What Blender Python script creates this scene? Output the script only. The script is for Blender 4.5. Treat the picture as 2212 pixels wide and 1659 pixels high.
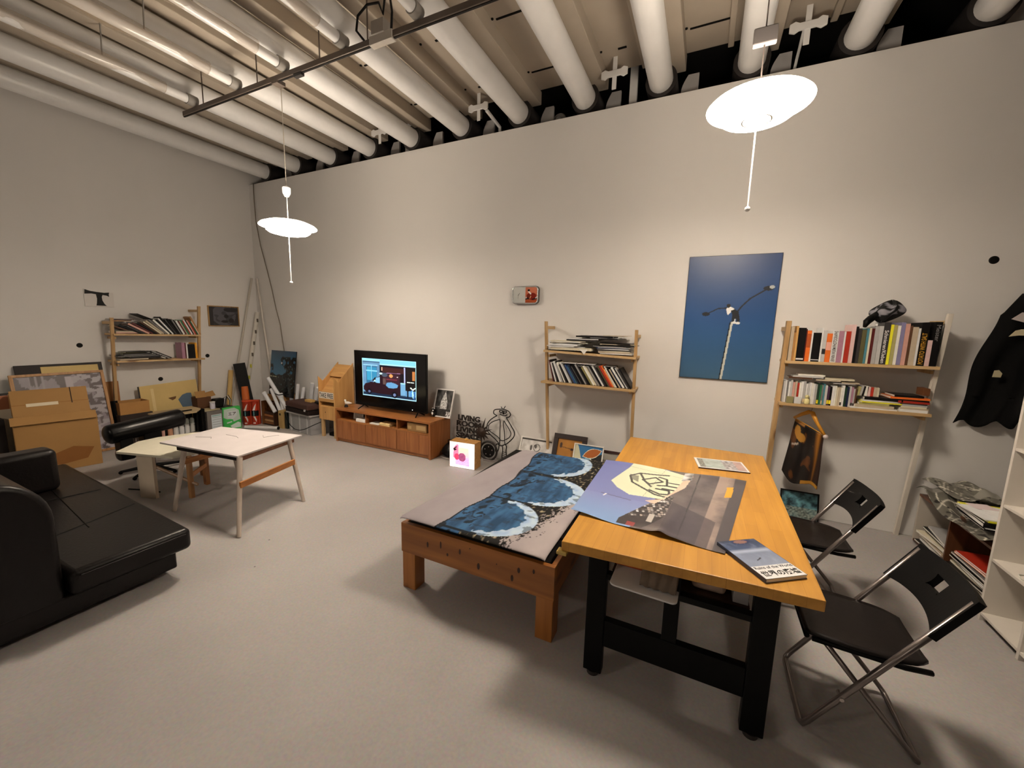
import bpy, math, random
from mathutils import Matrix, Vector, noise
rnd = random.Random(7)
for o in list(bpy.data.objects): bpy.data.objects.remove(o)
SC = bpy.context.scene
COL = SC.collection
pi = math.pi
# ---------------------------------------------------------------- camera
CAM_H = 1.72
yaw, pitch, roll = -0.447648, 0.143427, -0.024966
f_ = Vector((math.sin(yaw)*math.cos(pitch), math.cos(yaw)*math.cos(pitch), -math.sin(pitch)))
r_ = Vector((math.cos(yaw), -math.sin(yaw), 0.0))
d_ = f_.cross(r_)
r2 = r_*math.cos(roll) + d_*math.sin(roll)
d2 = -r_*math.sin(roll) + d_*math.cos(roll)
cam_data = bpy.data.cameras.new('camera')
cam = bpy.data.objects.new('camera', cam_data); COL.objects.link(cam)
cam_data.sensor_width = 36.0; cam_data.sensor_fit = 'HORIZONTAL'
cam_data.lens = 36.0*854.5/2212.0
cam_data.clip_start = 0.05; cam_data.clip_end = 60
cm = Matrix((( r2.x, -d2.x, -f_.x, 0), (r2.y, -d2.y, -f_.y, 0), (r2.z, -d2.z, -f_.z, CAM_H), (0,0,0,1)))
cam.matrix_world = cm
SC.camera = cam
# ---------------------------------------------------------------- world, exposure
w = bpy.data.worlds.new('World'); SC.world = w; w.use_nodes = True
w.node_tree.nodes['Background'].inputs[0].default_value = (0.95, 0.85, 0.75, 1)
w.node_tree.nodes['Background'].inputs[1].default_value = 0.015
vs = SC.view_settings
vs.view_transform = 'Standard'; vs.look = 'None'; vs.exposure = 0.22; vs.gamma = 1.0; vs.use_curve_mapping = False
LAMP_W = 1.0
def raw(c):
    if isinstance(c, str):
        c = c.lstrip('#'); c = [int(c[i:i+2], 16)/255 for i in (0, 2, 4)]
    return tuple((x/12.92 if x <= 0.04045 else ((x+0.055)/1.055)**2.4) for x in c[:3])
def lin(c):
    """colour as it looks in the warm room -> base colour of the paint under neutral light"""
    r = raw(c); wb = (0.93, 1.0, 1.16)
    return tuple(min(0.88, 1.32*(x**1.1)*k) for x, k in zip(r, wb))
# added fill lights behind the viewer, for unseen hall lamps, same warm colour
def area(name, loc, size, power, col, rot=(0,0,0)):
    l = bpy.data.lights.new(name, 'AREA'); l.shape = 'DISK'; l.size = size; l.energy = power; l.color = col
    o = bpy.data.objects.new(name, l); COL.objects.link(o); o.location = loc; o.rotation_euler = rot
    return o
WARM = (1.0, 0.86, 0.70)
area('hall_fill', (-3.7, -2.4, 2.9), 0.6, 52, WARM)
area('hall_fill', (0.3, -2.4, 2.9), 0.6, 12, WARM)
# ---------------------------------------------------------------- materials
MATS = {}
def new_mat(name):
    m = bpy.data.materials.new(name); m.use_nodes = True
    nt = m.node_tree; b = nt.nodes['Principled BSDF']
    return m, nt, b
def mat(col, rough=0.6, metal=0.0, var=0.06, scale=14.0, bump=0.0, alpha=None, trans=0.0, coat=0.0, spec=0.5):
    key = ('m', col, rough, metal, var, scale, bump, alpha, trans, coat, spec)
    if key in MATS: return MATS[key]
    m, nt, b = new_mat('paint_' + str(len(MATS)))
    c = lin(col)
    tc = nt.nodes.new('ShaderNodeTexCoord')
    nz = nt.nodes.new('ShaderNodeTexNoise'); nz.inputs['Scale'].default_value = scale; nz.inputs['Detail'].default_value = 4
    nt.links.new(tc.outputs['Object'], nz.inputs['Vector'])
    mx = nt.nodes.new('ShaderNodeMixRGB')
    mx.inputs[1].default_value = tuple(max(0, x*(1-var)) for x in c)+(1,)
    mx.inputs[2].default_value = tuple(min(1, x*(1+var)) for x in c)+(1,)
    nt.links.new(nz.outputs['Fac'], mx.inputs[0]); nt.links.new(mx.outputs[0], b.inputs['Base Color'])
    b.inputs['Roughness'].default_value = rough; b.inputs['Metallic'].default_value = metal
    if max(c) < 0.012 and rough > 0.3: spec = spec*0.5
    b.inputs['Specular IOR Level'].default_value = spec
    if coat: b.inputs['Coat Weight'].default_value = coat
    if trans: b.inputs['Transmission Weight'].default_value = trans
    if alpha is not None: b.inputs['Alpha'].default_value = alpha
    if bump:
        bp = nt.nodes.new('ShaderNodeBump'); bp.inputs['Strength'].default_value = bump; bp.inputs['Distance'].default_value = 0.01
        nt.links.new(nz.outputs['Fac'], bp.inputs['Height']); nt.links.new(bp.outputs[0], b.inputs['Normal'])
    MATS[key] = m; return m
def wood(c1, c2, axis=0, scale=1.0, rough=0.45, plank=0.0, knots=True):
    key = ('w', c1, c2, axis, scale, rough, plank, knots)
    if key in MATS: return MATS[key]
    m, nt, b = new_mat('wood_' + str(len(MATS)))
    tc = nt.nodes.new('ShaderNodeTexCoord'); mp = nt.nodes.new('ShaderNodeMapping')
    s = [22.0*scale]*3; s[axis] = 1.6*scale; mp.inputs['Scale'].default_value = s
    nt.links.new(tc.outputs['Object'], mp.inputs['Vector'])
    nz = nt.nodes.new('ShaderNodeTexNoise'); nz.inputs['Scale'].default_value = 1.6; nz.inputs['Detail'].default_value = 6; nz.inputs['Distortion'].default_value = 0.6
    nt.links.new(mp.outputs[0], nz.inputs['Vector'])
    cr = nt.nodes.new('ShaderNodeValToRGB'); cr.color_ramp.elements[0].position = 0.3; cr.color_ramp.elements[1].position = 0.7
    cr.color_ramp.elements[0].color = lin(c2)+(1,); cr.color_ramp.elements[1].color = lin(c1)+(1,)
    nt.links.new(nz.outputs['Fac'], cr.inputs[0]); out = cr.outputs[0]
    if plank:
        br = nt.nodes.new('ShaderNodeTexBrick'); br.inputs['Scale'].default_value = 1.0
        br.inputs['Brick Width'].default_value = plank*7; br.inputs['Row Height'].default_value = plank
        br.inputs['Mortar Size'].default_value = 0.0004
        br.inputs['Color1'].default_value = (1,1,1,1); br.inputs['Color2'].default_value = (0.88,0.86,0.82,1); br.inputs['Mortar'].default_value = (0.6,0.5,0.4,1)
        mp2 = nt.nodes.new('ShaderNodeMapping'); mp2.inputs['Rotation'].default_value = (0, 0, pi/2 if axis == 1 else 0)
        nt.links.new(tc.outputs['Object'], mp2.inputs['Vector']); nt.links.new(mp2.outputs[0], br.inputs['Vector'])
        mu = nt.nodes.new('ShaderNodeMixRGB'); mu.blend_type = 'MULTIPLY'; mu.inputs[0].default_value = 1
        nt.links.new(out, mu.inputs[1]); nt.links.new(br.outputs[0], mu.inputs[2]); out = mu.outputs[0]
    if knots:
        vo = nt.nodes.new('ShaderNodeTexVoronoi'); vo.inputs['Scale'].default_value = 1.0
        mp3 = nt.nodes.new('ShaderNodeMapping'); s3 = [13.0*scale]*3; s3[axis] = 5.0*scale; mp3.inputs['Scale'].default_value = s3
        nt.links.new(tc.outputs['Object'], mp3.inputs['Vector']); nt.links.new(mp3.outputs[0], vo.inputs['Vector'])
        cr2 = nt.nodes.new('ShaderNodeValToRGB'); cr2.color_ramp.elements[0].position = 0.10; cr2.color_ramp.elements[1].position = 0.20
        cr2.color_ramp.elements[0].color = (0.22,0.12,0.07,1); cr2.color_ramp.elements[1].color = (1,1,1,1)
        nt.links.new(vo.outputs['Distance'], cr2.inputs[0])
        mu = nt.nodes.new('ShaderNodeMixRGB'); mu.blend_type = 'MULTIPLY'; mu.inputs[0].default_value = 0.8
        nt.links.new(out, mu.inputs[1]); nt.links.new(cr2.outputs[0], mu.inputs[2]); out = mu.outputs[0]
    nt.links.new(out, b.inputs['Base Color']); b.inputs['Roughness'].default_value = rough
    MATS[key] = m; return m
def glow(col, strength):
    key = ('g', col, strength)
    if key in MATS: return MATS[key]
    m, nt, b = new_mat('glow_' + str(len(MATS)))
    b.inputs['Base Color'].default_value = (0.8,0.8,0.8,1)
    b.inputs['Emission Color'].default_value = raw(col)+(1,); b.inputs['Emission Strength'].default_value = strength
    MATS[key] = m; return m
def pictmat(rough=0.6, emis=0.0, coat=0.0, sheen=0.0):
    key = ('p', rough, emis, coat, sheen)
    if key in MATS: return MATS[key]
    m, nt, b = new_mat('printed_' + str(len(MATS)))
    at = nt.nodes.new('ShaderNodeAttribute'); at.attribute_name = 'Col'
    nt.links.new(at.outputs['Color'], b.inputs['Base Color'])
    b.inputs['Roughness'].default_value = rough
    if coat: b.inputs['Coat Weight'].default_value = coat; b.inputs['Coat Roughness'].default_value = 0.06
    if emis:
        nt.links.new(at.outputs['Color'], b.inputs['Emission Color']); b.inputs['Emission Strength'].default_value = emis
    MATS[key] = m; return m
# ---------------------------------------------------------------- mesh helpers
T = Matrix.Translation
def RX(a): return Matrix.Rotation(a, 4, 'X')
def RY(a): return Matrix.Rotation(a, 4, 'Y')
def RZ(a): return Matrix.Rotation(a, 4, 'Z')
BACK = Matrix.Identity(4)                       # local x to the right, y into the wall, z up (long wall)
LEFT = Matrix(((0,-1,0,0),(1,0,0,0),(0,0,1,0),(0,0,0,1)))   # same for the left wall
class MB:
    def __init__(s, M=None):
        s.v = []; s.f = []; s.mi = []; s.M = M.copy() if M else Matrix.Identity(4); s.cur = 0
    def add(s, vs_, fs_):
        n = len(s.v)
        s.v += [s.M @ Vector(p) for p in vs_]
        for f in fs_: s.f.append([i+n for i in f]); s.mi.append(s.cur)
        return s
    def box(s, x0, x1, y0, y1, z0, z1):
        return s.add([(x0,y0,z0),(x1,y0,z0),(x1,y1,z0),(x0,y1,z0),(x0,y0,z1),(x1,y0,z1),(x1,y1,z1),(x0,y1,z1)],
            [(0,3,2,1),(4,5,6,7),(0,1,5,4),(1,2,6,5),(2,3,7,6),(3,0,4,7)])
    def prism(s, poly, z0, z1):                 # polygon in local xy, counter-clockwise, extruded along local z
        a = sum(poly[i][0]*poly[(i+1)%len(poly)][1]-poly[(i+1)%len(poly)][0]*poly[i][1] for i in range(len(poly)))
        if a < 0: poly = poly[::-1]
        n = len(poly)
        vs_ = [(x,y,z0) for x,y in poly]+[(x,y,z1) for x,y in poly]
        return s.add(vs_, [tuple(range(n))[::-1], tuple(range(n, 2*n))]+[(i,(i+1)%n,n+(i+1)%n,n+i) for i in range(n)])
    def tube(s, pts, r, n=10, closed=False, caps=True):
        pts = [Vector(p) for p in pts]; m = len(pts); rs = r if isinstance(r, (list, tuple)) else [r]*m
        base = len(s.v); prev = None; vv = []
        for i, p in enumerate(pts):
            if closed: t = pts[(i+1)%m]-pts[i-1]
            else: t = (pts[min(i+1,m-1)]-pts[max(i-1,0)])
            t = t.normalized() if t.length > 1e-9 else Vector((0,0,1))
            if prev is None:
                a = Vector((0,0,1)) if abs(t.z) < 0.9 else Vector((1,0,0))
                u = t.cross(a).normalized()
            else:
                u = (prev - t*prev.dot(t)); u = u.normalized() if u.length > 1e-6 else t.orthogonal().normalized()
            prev = u; w_ = t.cross(u)
            for k in range(n):
                a = 2*pi*k/n
                vv.append(tuple(p + (u*math.cos(a)+w_*math.sin(a))*rs[i]))
        fs = []
        for i in range(m if closed else m-1):
            j = (i+1) % m
            for k in range(n): fs.append((i*n+k, i*n+(k+1)%n, j*n+(k+1)%n, j*n+k))
        if not closed and caps: fs.append(tuple(range(n))[::-1]); fs.append(tuple((m-1)*n+k for k in range(n)))
        return s.add(vv, fs)
    def cyl(s, p0, p1, r, r1=None, n=20): return s.tube([p0, p1], [r, r if r1 is None else r1], n)
    def lathe(s, prof, n=32, c=(0,0,0)):        # prof: (radius, z), revolved round local z
        vv = []; fs = []
        for r, z in prof:
            for k in range(n): vv.append((c[0]+r*math.cos(2*pi*k/n), c[1]+r*math.sin(2*pi*k/n), c[2]+z))
        for i in range(len(prof)-1):
            for k in range(n): fs.append((i*n+k, i*n+(k+1)%n, (i+1)*n+(k+1)%n, (i+1)*n+k))
        return s.add(vv, fs)
    def ball(s, c, r, n=12, sc=(1,1,1)):
        m = n//2+1; vv = []; fs = []
        for i in range(m+1):
            t = pi*i/m
            for k in range(n): vv.append((c[0]+r*sc[0]*math.sin(t)*math.cos(2*pi*k/n), c[1]+r*sc[1]*math.sin(t)*math.sin(2*pi*k/n), c[2]-r*sc[2]*math.cos(t)))
        for i in range(m):
            for k in range(n): fs.append((i*n+k, i*n+(k+1)%n, (i+1)*n+(k+1)%n, (i+1)*n+k))
        return s.add(vv, fs)
    def grid(s, nx, ny, fn):
        vv = [fn(i/nx, j/ny) for j in range(ny+1) for i in range(nx+1)]
        return s.add(vv, [(j*(nx+1)+i, j*(nx+1)+i+1, (j+1)*(nx+1)+i+1, (j+1)*(nx+1)+i) for j in range(ny) for i in range(nx)])
def thing(name, label, cat, loc, group=None, rz=0.0, frame=None):
    o = bpy.data.objects.new(name, None); COL.objects.link(o); o.empty_display_size = 0.1
    o.location = loc; o.rotation_euler = (0,0,rz); o['label'] = label; o['category'] = cat
    MW[o] = T(Vector(loc)) @ RZ(rz)
    if frame is not None: o.matrix_world = frame; MW[o] = frame.copy()
    if group: o['group'] = group
    return o
MW = {}
def tag(o, label, cat, group=None):
    o['label'] = label; o['category'] = cat
    if group: o['group'] = group
    return o
def P(name, mb, mats, parent=None, bevel=0.0, smooth=False, seg=2, sub=0, solid=0.0, kind=None, label=None, frame=None):
    """one mesh object from a builder whose vertices are in world space"""
    if parent is not None: base = MW[parent]
    elif frame is not None: base = frame.copy()
    else:
        xs = [v.x for v in mb.v]; ys = [v.y for v in mb.v]; zs = [v.z for v in mb.v]
        base = T(Vector(((min(xs)+max(xs))/2, (min(ys)+max(ys))/2, min(zs))))
    inv = base.inverted()
    me = bpy.data.meshes.new(name); me.from_pydata([tuple(inv @ v) for v in mb.v], [], mb.f)
    for m in (mats if isinstance(mats, (list, tuple)) else [mats]): me.materials.append(m)
    if any(mb.mi): me.polygons.foreach_set('material_index', mb.mi)
    if smooth:
        me.polygons.foreach_set('use_smooth', [True]*len(me.polygons))
        if smooth != 'all': me.set_sharp_from_angle(angle=math.radians(40))
    me.update()
    o = bpy.data.objects.new(name, me); COL.objects.link(o)
    if parent is not None: o.parent = parent; MW[o] = base.copy()
    else: o.matrix_world = base; MW[o] = base
    if solid:
        md = o.modifiers.new('thick', 'SOLIDIFY'); md.thickness = solid; md.offset = 0
    if bevel:
        md = o.modifiers.new('bevel', 'BEVEL'); md.width = bevel; md.segments = seg; md.limit_method = 'ANGLE'; md.angle_limit = math.radians(40)
    if sub:
        md = o.modifiers.new('sub', 'SUBSURF'); md.levels = sub; md.render_levels = sub
    if kind: o['kind'] = kind
    if label: o['label'] = label
    return o
def paint(name, M, w_, h_, nx, ny, fn, m, parent=None, zfn=None, solid=0.0):
    """a picture surface: local x 0..w, local y 0..h, facing local +z, coloured by fn(u, v)"""
    mb = MB(M)
    mb.grid(nx, ny, lambda u, v: (u*w_, v*h_, zfn(u, v) if zfn else 0.0))
    o = P(name, mb, m, parent, solid=solid, smooth='all' if zfn else False)
    a = o.data.color_attributes.new('Col', 'FLOAT_COLOR', 'POINT')
    cols = []
    for j in range(ny+1):
        for i in range(nx+1):
            c = fn(i/nx, j/ny)
            if isinstance(c, str): c = CH(c)
            cols += [c[0], c[1], c[2], 1.0]
    a.data.foreach_set('color', cols)
    return o
_ch = {}
def CH(h):
    if h not in _ch: _ch[h] = lin(h)
    return _ch[h]
def mixc(a, b, t):
    a = CH(a) if isinstance(a, str) else a; b = CH(b) if isinstance(b, str) else b
    t = max(0, min(1, t)); return tuple(a[i]*(1-t)+b[i]*t for i in range(3))
def nz(x, y, s=5.0, seed=0.0): return 0.5+0.5*noise.noise(Vector((x*s+seed, y*s-seed, seed)))
def fbm(x, y, s=5.0, seed=0.0):
    return 0.5+0.5*noise.fractal(Vector((x*s+seed, y*s-seed, seed*1.7)), 0.8, 2.1, 4)
def inpoly(x, y, p):
    c = False; n = len(p); j = n-1
    for i in range(n):
        if (p[i][1] > y) != (p[j][1] > y) and x < (p[j][0]-p[i][0])*(y-p[i][1])/(p[j][1]-p[i][1])+p[i][0]: c = not c
        j = i
    return c
def segd(x, y, a, b):
    dx, dy = b[0]-a[0], b[1]-a[1]; L = dx*dx+dy*dy
    t = 0 if L == 0 else max(0, min(1, ((x-a[0])*dx+(y-a[1])*dy)/L))
    return math.hypot(x-a[0]-t*dx, y-a[1]-t*dy)
def layers(bg, shapes, asp=1.0):
    """picture made of flat shapes: ('r',x0,y0,x1,y1,c) ('p',pts,c) ('e',cx,cy,rx,ry,c) ('l',pts,width,c); later ones on top"""
    def fn(u, v):
        c = bg(u, v) if callable(bg) else bg
        for s in shapes:
            k = s[0]
            if k == 'r': hit = s[1] <= u <= s[3] and s[2] <= v <= s[4]
            elif k == 'p': hit = inpoly(u, v, s[1])
            elif k == 'e': hit = ((u-s[1])/s[3])**2+((v-s[2])/s[4])**2 <= 1
            else:
                hit = any(segd(u*asp, v, (s[1][i][0]*asp, s[1][i][1]), (s[1][i+1][0]*asp, s[1][i+1][1])) < s[2] for i in range(len(s[1])-1))
            if hit: c = s[-1](u, v) if callable(s[-1]) else s[-1]
        return c
    return fn
def text(name, s, M, width, height, m, parent, thick=0.0006, bold=0.0, spacing=1.0):
    """lettering: local x along the line from 0, local y up, facing local +z"""
    cu = bpy.data.curves.new(name, 'FONT'); cu.body = s; cu.offset = bold; cu.extrude = 0.0; cu.space_character = spacing; cu.resolution_u = 3
    to = bpy.data.objects.new(name+'_t', cu); COL.objects.link(to)
    bpy.context.view_layer.update()
    dg = bpy.context.evaluated_depsgraph_get()
    me = bpy.data.meshes.new_from_object(to.evaluated_get(dg))
    bpy.data.objects.remove(to)
    if not me.vertices: return None
    xs = [v.co.x for v in me.vertices]; ys = [v.co.y for v in me.vertices]
    x0, x1, y0, y1 = min(xs), max(xs), min(ys), max(ys)
    mb = MB(M)
    mb.add([((v.co.x-x0)/(x1-x0)*width, (v.co.y-y0)/(y1-y0)*height, 0) for v in me.vertices], [tuple(p.vertices) for p in me.polygons])
    bpy.data.meshes.remove(me)
    return P(name, mb, m, parent, solid=thick)
# local frame for wall-facing flat things: x right, y up, z towards the room
def onback(x, y, z, tilt=0.0, roll_=0.0): return T(Vector((x,y,z))) @ RZ(0) @ RX(pi/2-tilt) @ RZ(roll_)
def onleft(x, y, z, tilt=0.0, roll_=0.0): return T(Vector((x,y,z))) @ RZ(pi/2) @ RX(pi/2-tilt) @ RZ(roll_)
D = 4.44; XL = -7.18; WALLTOP = 3.99
# ================================================================ the room
def wallmat():
    m, nt, b = new_mat('wall_paint')
    tc = nt.nodes.new('ShaderNodeTexCoord'); n = nt.nodes.new('ShaderNodeTexNoise'); n.inputs['Scale'].default_value = 1.2; n.inputs['Detail'].default_value = 5
    nt.links.new(tc.outputs['Object'], n.inputs['Vector'])
    cr = nt.nodes.new('ShaderNodeValToRGB'); cr.color_ramp.elements[0].color = (0.78,0.765,0.75,1); cr.color_ramp.elements[1].color = (0.83,0.815,0.80,1)
    nt.links.new(n.outputs['Fac'], cr.inputs[0]); nt.links.new(cr.outputs[0], b.inputs['Base Color']); b.inputs['Roughness'].default_value = 0.75
    return m
def floormat():
    m, nt, b = new_mat('painted_concrete_floor')
    tc = nt.nodes.new('ShaderNodeTexCoord')
    n = nt.nodes.new('ShaderNodeTexNoise'); n.inputs['Scale'].default_value = 0.9; n.inputs['Detail'].default_value = 8
    n2 = nt.nodes.new('ShaderNodeTexNoise'); n2.inputs['Scale'].default_value = 70; n2.inputs['Detail'].default_value = 3
    vo = nt.nodes.new('ShaderNodeTexVoronoi'); vo.inputs['Scale'].default_value = 2.2
    for k in (n, n2, vo): nt.links.new(tc.outputs['Object'], k.inputs['Vector'])
    cr = nt.nodes.new('ShaderNodeValToRGB'); cr.color_ramp.elements[0].position = 0.3; cr.color_ramp.elements[1].position = 0.75
    cr.color_ramp.elements[0].color = (0.365,0.345,0.34,1); cr.color_ramp.elements[1].color = (0.45,0.43,0.42,1)
    nt.links.new(n.outputs['Fac'], cr.inputs[0])
    m1 = nt.nodes.new('ShaderNodeMixRGB'); m1.blend_type = 'OVERLAY'; m1.inputs[0].default_value = 0.22
    nt.links.new(cr.outputs[0], m1.inputs[1]); nt.links.new(n2.outputs['Color'], m1.inputs[2])
    c2 = nt.nodes.new('ShaderNodeValToRGB'); c2.color_ramp.elements[0].position = 0.012; c2.color_ramp.elements[1].position = 0.02
    c2.color_ramp.elements[0].color = (0.12,0.1,0.09,1); c2.color_ramp.elements[1].color = (1,1,1,1)
    nt.links.new(vo.outputs['Distance'], c2.inputs[0])
    m2 = nt.nodes.new('ShaderNodeMixRGB'); m2.blend_type = 'MULTIPLY'; m2.inputs[0].default_value = 1
    nt.links.new(m1.outputs[0], m2.inputs[1]); nt.links.new(c2.outputs[0], m2.inputs[2]); nt.links.new(m2.outputs[0], b.inputs['Base Color'])
    b.inputs['Roughness'].default_value = 0.55
    bp = nt.nodes.new('ShaderNodeBump'); bp.inputs['Strength'].default_value = 0.08; nt.links.new(n2.outputs['Fac'], bp.inputs['Height']); nt.links.new(bp.outputs[0], b.inputs['Normal'])
    return m
WALL = wallmat(); FLOOR = floormat()
P('floor', MB().box(XL-0.2, 4.3, -4.3, 5.9, -0.12, 0), FLOOR, kind='structure')
P('wall_left', MB().box(XL-0.2, XL, -4.3, 5.9, 0, 4.75), WALL, kind='structure')
P('wall_back', MB().box(XL, 4.1, D, D+0.12, 0, WALLTOP), WALL, kind='structure', bevel=0.004)
P('wall_right', MB().box(4.1, 4.3, -4.3, 5.9, 0, 4.75), mat('#8a8178',0.8), kind='structure')
P('wall_front', MB().box(XL, 4.1, -4.3, -4.1, 0, 4.75), mat('#8a8178',0.8), kind='structure')
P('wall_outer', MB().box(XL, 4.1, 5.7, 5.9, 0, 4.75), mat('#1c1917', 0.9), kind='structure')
# ceiling: slab, joist ribs, panel seams
TX = [-6.80+0.7715*i for i in range(12)]
TX = [-6.77,-6.02,-5.235,-4.456,-3.71,-2.927,-2.139,-1.366,-0.60,0.172,0.941,1.711,2.48,3.25]
cb = MB(); cb.box(XL, 4.1, -4.1, 4.57, 4.40, 4.75)
CEIL = mat('#ab9d88', 0.8, var=0.16, scale=2.5)
for x in TX:
    cb.box(x+0.05, x+0.21, -4.1, 4.62, 4.27, 4.41)
for i in range(len(TX)-1):
    cx_ = (TX[i]+TX[i+1])/2+0.08
    cb.box(cx_+0.10, cx_+0.15, -4.1, 4.57, 4.36, 4.41)
P('ceiling', cb, CEIL, kind='structure', bevel=0.006)
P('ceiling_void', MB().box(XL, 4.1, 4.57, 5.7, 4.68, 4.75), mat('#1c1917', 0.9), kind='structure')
# narrow slots in the ceiling panels
names = ['far left', 'left', 'middle', 'right']
slotm = mat('#0a0807', 0.9)
for i in range(len(TX)-1):
    x0, x1 = TX[i]+0.22, TX[i+1]-0.12
    for y, part in ((4.22, 0), (3.42, 1)):
        long = (i % 2 == 0)
        if x1 > 2.3: continue
        mb = MB()
        if long: mb.box(x0+0.03, x1-0.04, y, y+0.016, 4.392, 4.402)
        else: mb.box(x0+0.16, x0+0.24, y, y+0.02, 4.392, 4.402)
        mb.cyl((x0, y-0.01, 4.392), (x0, y-0.01, 4.402), 0.012, n=8)
        o = P('trim_%d' % (1+2*i+part), mb, slotm, kind='structure')
PIPE = mat('#d8d2c6', 0.33, var=0.07, scale=5)
PIPED = mat('#d3c8b6', 0.25, var=0.25, scale=9, bump=0.25)
for i, x in enumerate(TX):
    if x > 2.0: continue
    pos = ['hard against the left wall', 'second out from the left wall', 'third out from the left wall', 'just left of the left lamp cord',
           'right above the left pendant lamp', 'just right of the left pendant lamp', 'behind the junction box of the track', 'crossing above the wall clock',
           'between clock and blue poster', 'behind the right pendant lamp cord', 'just right of the right pendant lamp', 'last one at the top right corner',
           'beyond the top right corner'][i]
    mb = MB(); n = 34
    mb.tube([(x, -4.1+j*(5.4+4.1)/n, 4.155) for j in range(n+1)], [0.112]*(n+1), 28)
    for yy in (-1.6, 1.2, 3.0): mb.lathe([(0.112,-0.02),(0.118,-0.02),(0.118,0.02),(0.112,0.02)], 24) if False else None
    t = thing('ceiling_pipe', 'thick white ceiling pipe ' + pos, 'pipe', (x, 0.6, 4.04), 'thick white ceiling pipes')
    P('pipe', mb, PIPE, t, smooth=True)
    P('sleeve', MB().tube([(x, 4.47, 4.158), (x, 4.95, 4.158)], 0.148, 28), mat('#2c2724', 0.5), t, smooth=True, label='dark sleeve beyond the wall top')  # its dark colour also stands in for the wall-top shadow on the pipe
    arc = [(x+0.17+0.06*(1-math.sin(pi*k/10)), 3.98+0.30*k/10) for k in range(11)]
    mb = MB(T(Vector((0, 4.72, 0))) @ RX(pi/2)); mb.prism(arc+[(x+0.33, 4.28), (x+0.33, 3.98)], -0.015, 0.015)
    P('saddle_plate', mb, mat('#b3aca2', 0.5), t, label='curved grey saddle plate')
# thin pipes that stop at the lighting track
tp = [(-5.05, 'farthest left, by the end of the track'), (-4.30, 'one bay left of the left lamp'), (-3.60, 'right over the left lamp'), (-2.86, 'one bay right of the left lamp'), (-2.10, 'nearest the junction box')]
for x, pos in tp:
    t = thing('thin_ceiling_pipe', 'thin plastic-wrapped white pipe ending at the track, ' + pos, 'pipe', (x, -0.7, 3.94), 'thin pipes ending at the track')
    pp = P('pipe', MB().tube([(x, -4.08, 3.985), (x, -1, 3.985), (x, 1, 3.985), (x, 2.60, 3.985)], 0.042, 16), PIPE, t, smooth=True)
    P('end_collar', MB().tube([(x, 2.54, 3.985), (x, 2.63, 3.985)], 0.052, 16), mat('#8d867a', 0.4), pp, smooth=True)
    for yy in (1.9, -0.6): P('hanger_wire', MB().tube([(x, yy, 4.02), (x+0.03, yy, 4.28)], 0.006, 6), mat('#8d867a', 0.4), t)
    # clear wrap round it
    mb = MB(); n = 26
    for j in range(1):
        mb.tube([(x+0.012*math.sin(k*1.3), -4.0+k*(6.35)/n, 3.995+0.008*math.sin(k*2.1)) for k in range(n+1)], [(0.062+0.012*math.sin(k*1.9+x))*(1 if k < n-1 else 0.8) for k in range(n+1)], 14)
    P('wrap', mb, mat('#b6a083', 0.18, var=0.3, scale=6, alpha=0.30, spec=0.9), t, smooth='all', label='clear wrinkled plastic wrap')
# cross-shaped hangers
for x, pos in ((0.55, 'right of the right pendant lamp'), (-1.03, 'above the space between clock and poster'), (-2.60, 'above the clock, left side'), (-4.13, 'left end, near the left pendant lamp')):
    t = thing('cross_hanger', 'white cross-shaped hanger at the ceiling edge, ' + pos, 'hanger', (x, 4.34, 4.1), 'cross hangers')
    P('drop_strip', MB().box(x-0.022, x+0.022, 4.33, 4.336, 4.10, 4.40), PIPE, t, bevel=0.003)
    mb = MB(T(Vector((x, 4.322, 4.24))) @ RX(pi/2)); mb.prism([(-0.13,-0.03),(-0.09,-0.045),(-0.06,-0.028),(0.06,-0.028),(0.09,-0.045),(0.13,-0.03),(0.13,0.03),(0.09,0.045),(0.06,0.028),(-0.06,0.028),(-0.09,0.045),(-0.13,0.03)], -0.006, 0.012)
    P('cross_arm', mb, PIPE, t, bevel=0.003)
for x, wdt, pos in ((-0.94, 0.05, 'near the middle, right of the cross hanger'), (-3.98, 0.07, 'left part, below the cross hanger')):
    tag(P('wall_top_post', MB().box(x, x+wdt*1.6, 4.66, 4.70, 3.9, 4.66), PIPE, bevel=0.004), 'pale flat post rising behind the wall top, ' + pos, 'post', 'posts behind the wall top')
tag(P('conduit', MB().tube([(0.53,4.60,4.15),(0.52,4.62,4.05),(0.54,4.63,3.95)],0.012,8).tube([(0.53,4.34,4.24),(0.53,4.60,4.15)],0.012,8), PIPE), 'thin white conduit dropping behind the wall top right of the right lamp', 'conduit')
tag(P('conduit', MB().tube([(-2.5,4.34,4.20),(-2.46,4.60,4.12),(-2.46,4.62,3.9)],0.02,8), PIPE, smooth=True), 'white conduit dropping behind the wall top above the clock', 'conduit')
t = thing('round_vent', 'round pale disc valve in the dark gap above the clock', 'vent', (-1.78, 4.9, 4.0))
P('disc', MB(T(Vector((-1.78,4.85,4.17))) @ RX(pi/2)).lathe([(0,0.0),(0.075,0.0),(0.085,0.012),(0.075,0.03),(0,0.03)],24), mat('#9a938a',0.5), t, smooth=True)
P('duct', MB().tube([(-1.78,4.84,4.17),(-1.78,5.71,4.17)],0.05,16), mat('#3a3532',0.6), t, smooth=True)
P('knob', MB(T(Vector((-1.78,4.83,4.17))) @ RX(pi/2)).lathe([(0,0.05),(0.03,0.04),(0.035,0.0)],16), mat('#cfc8bd',0.5), t, smooth=True)
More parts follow.
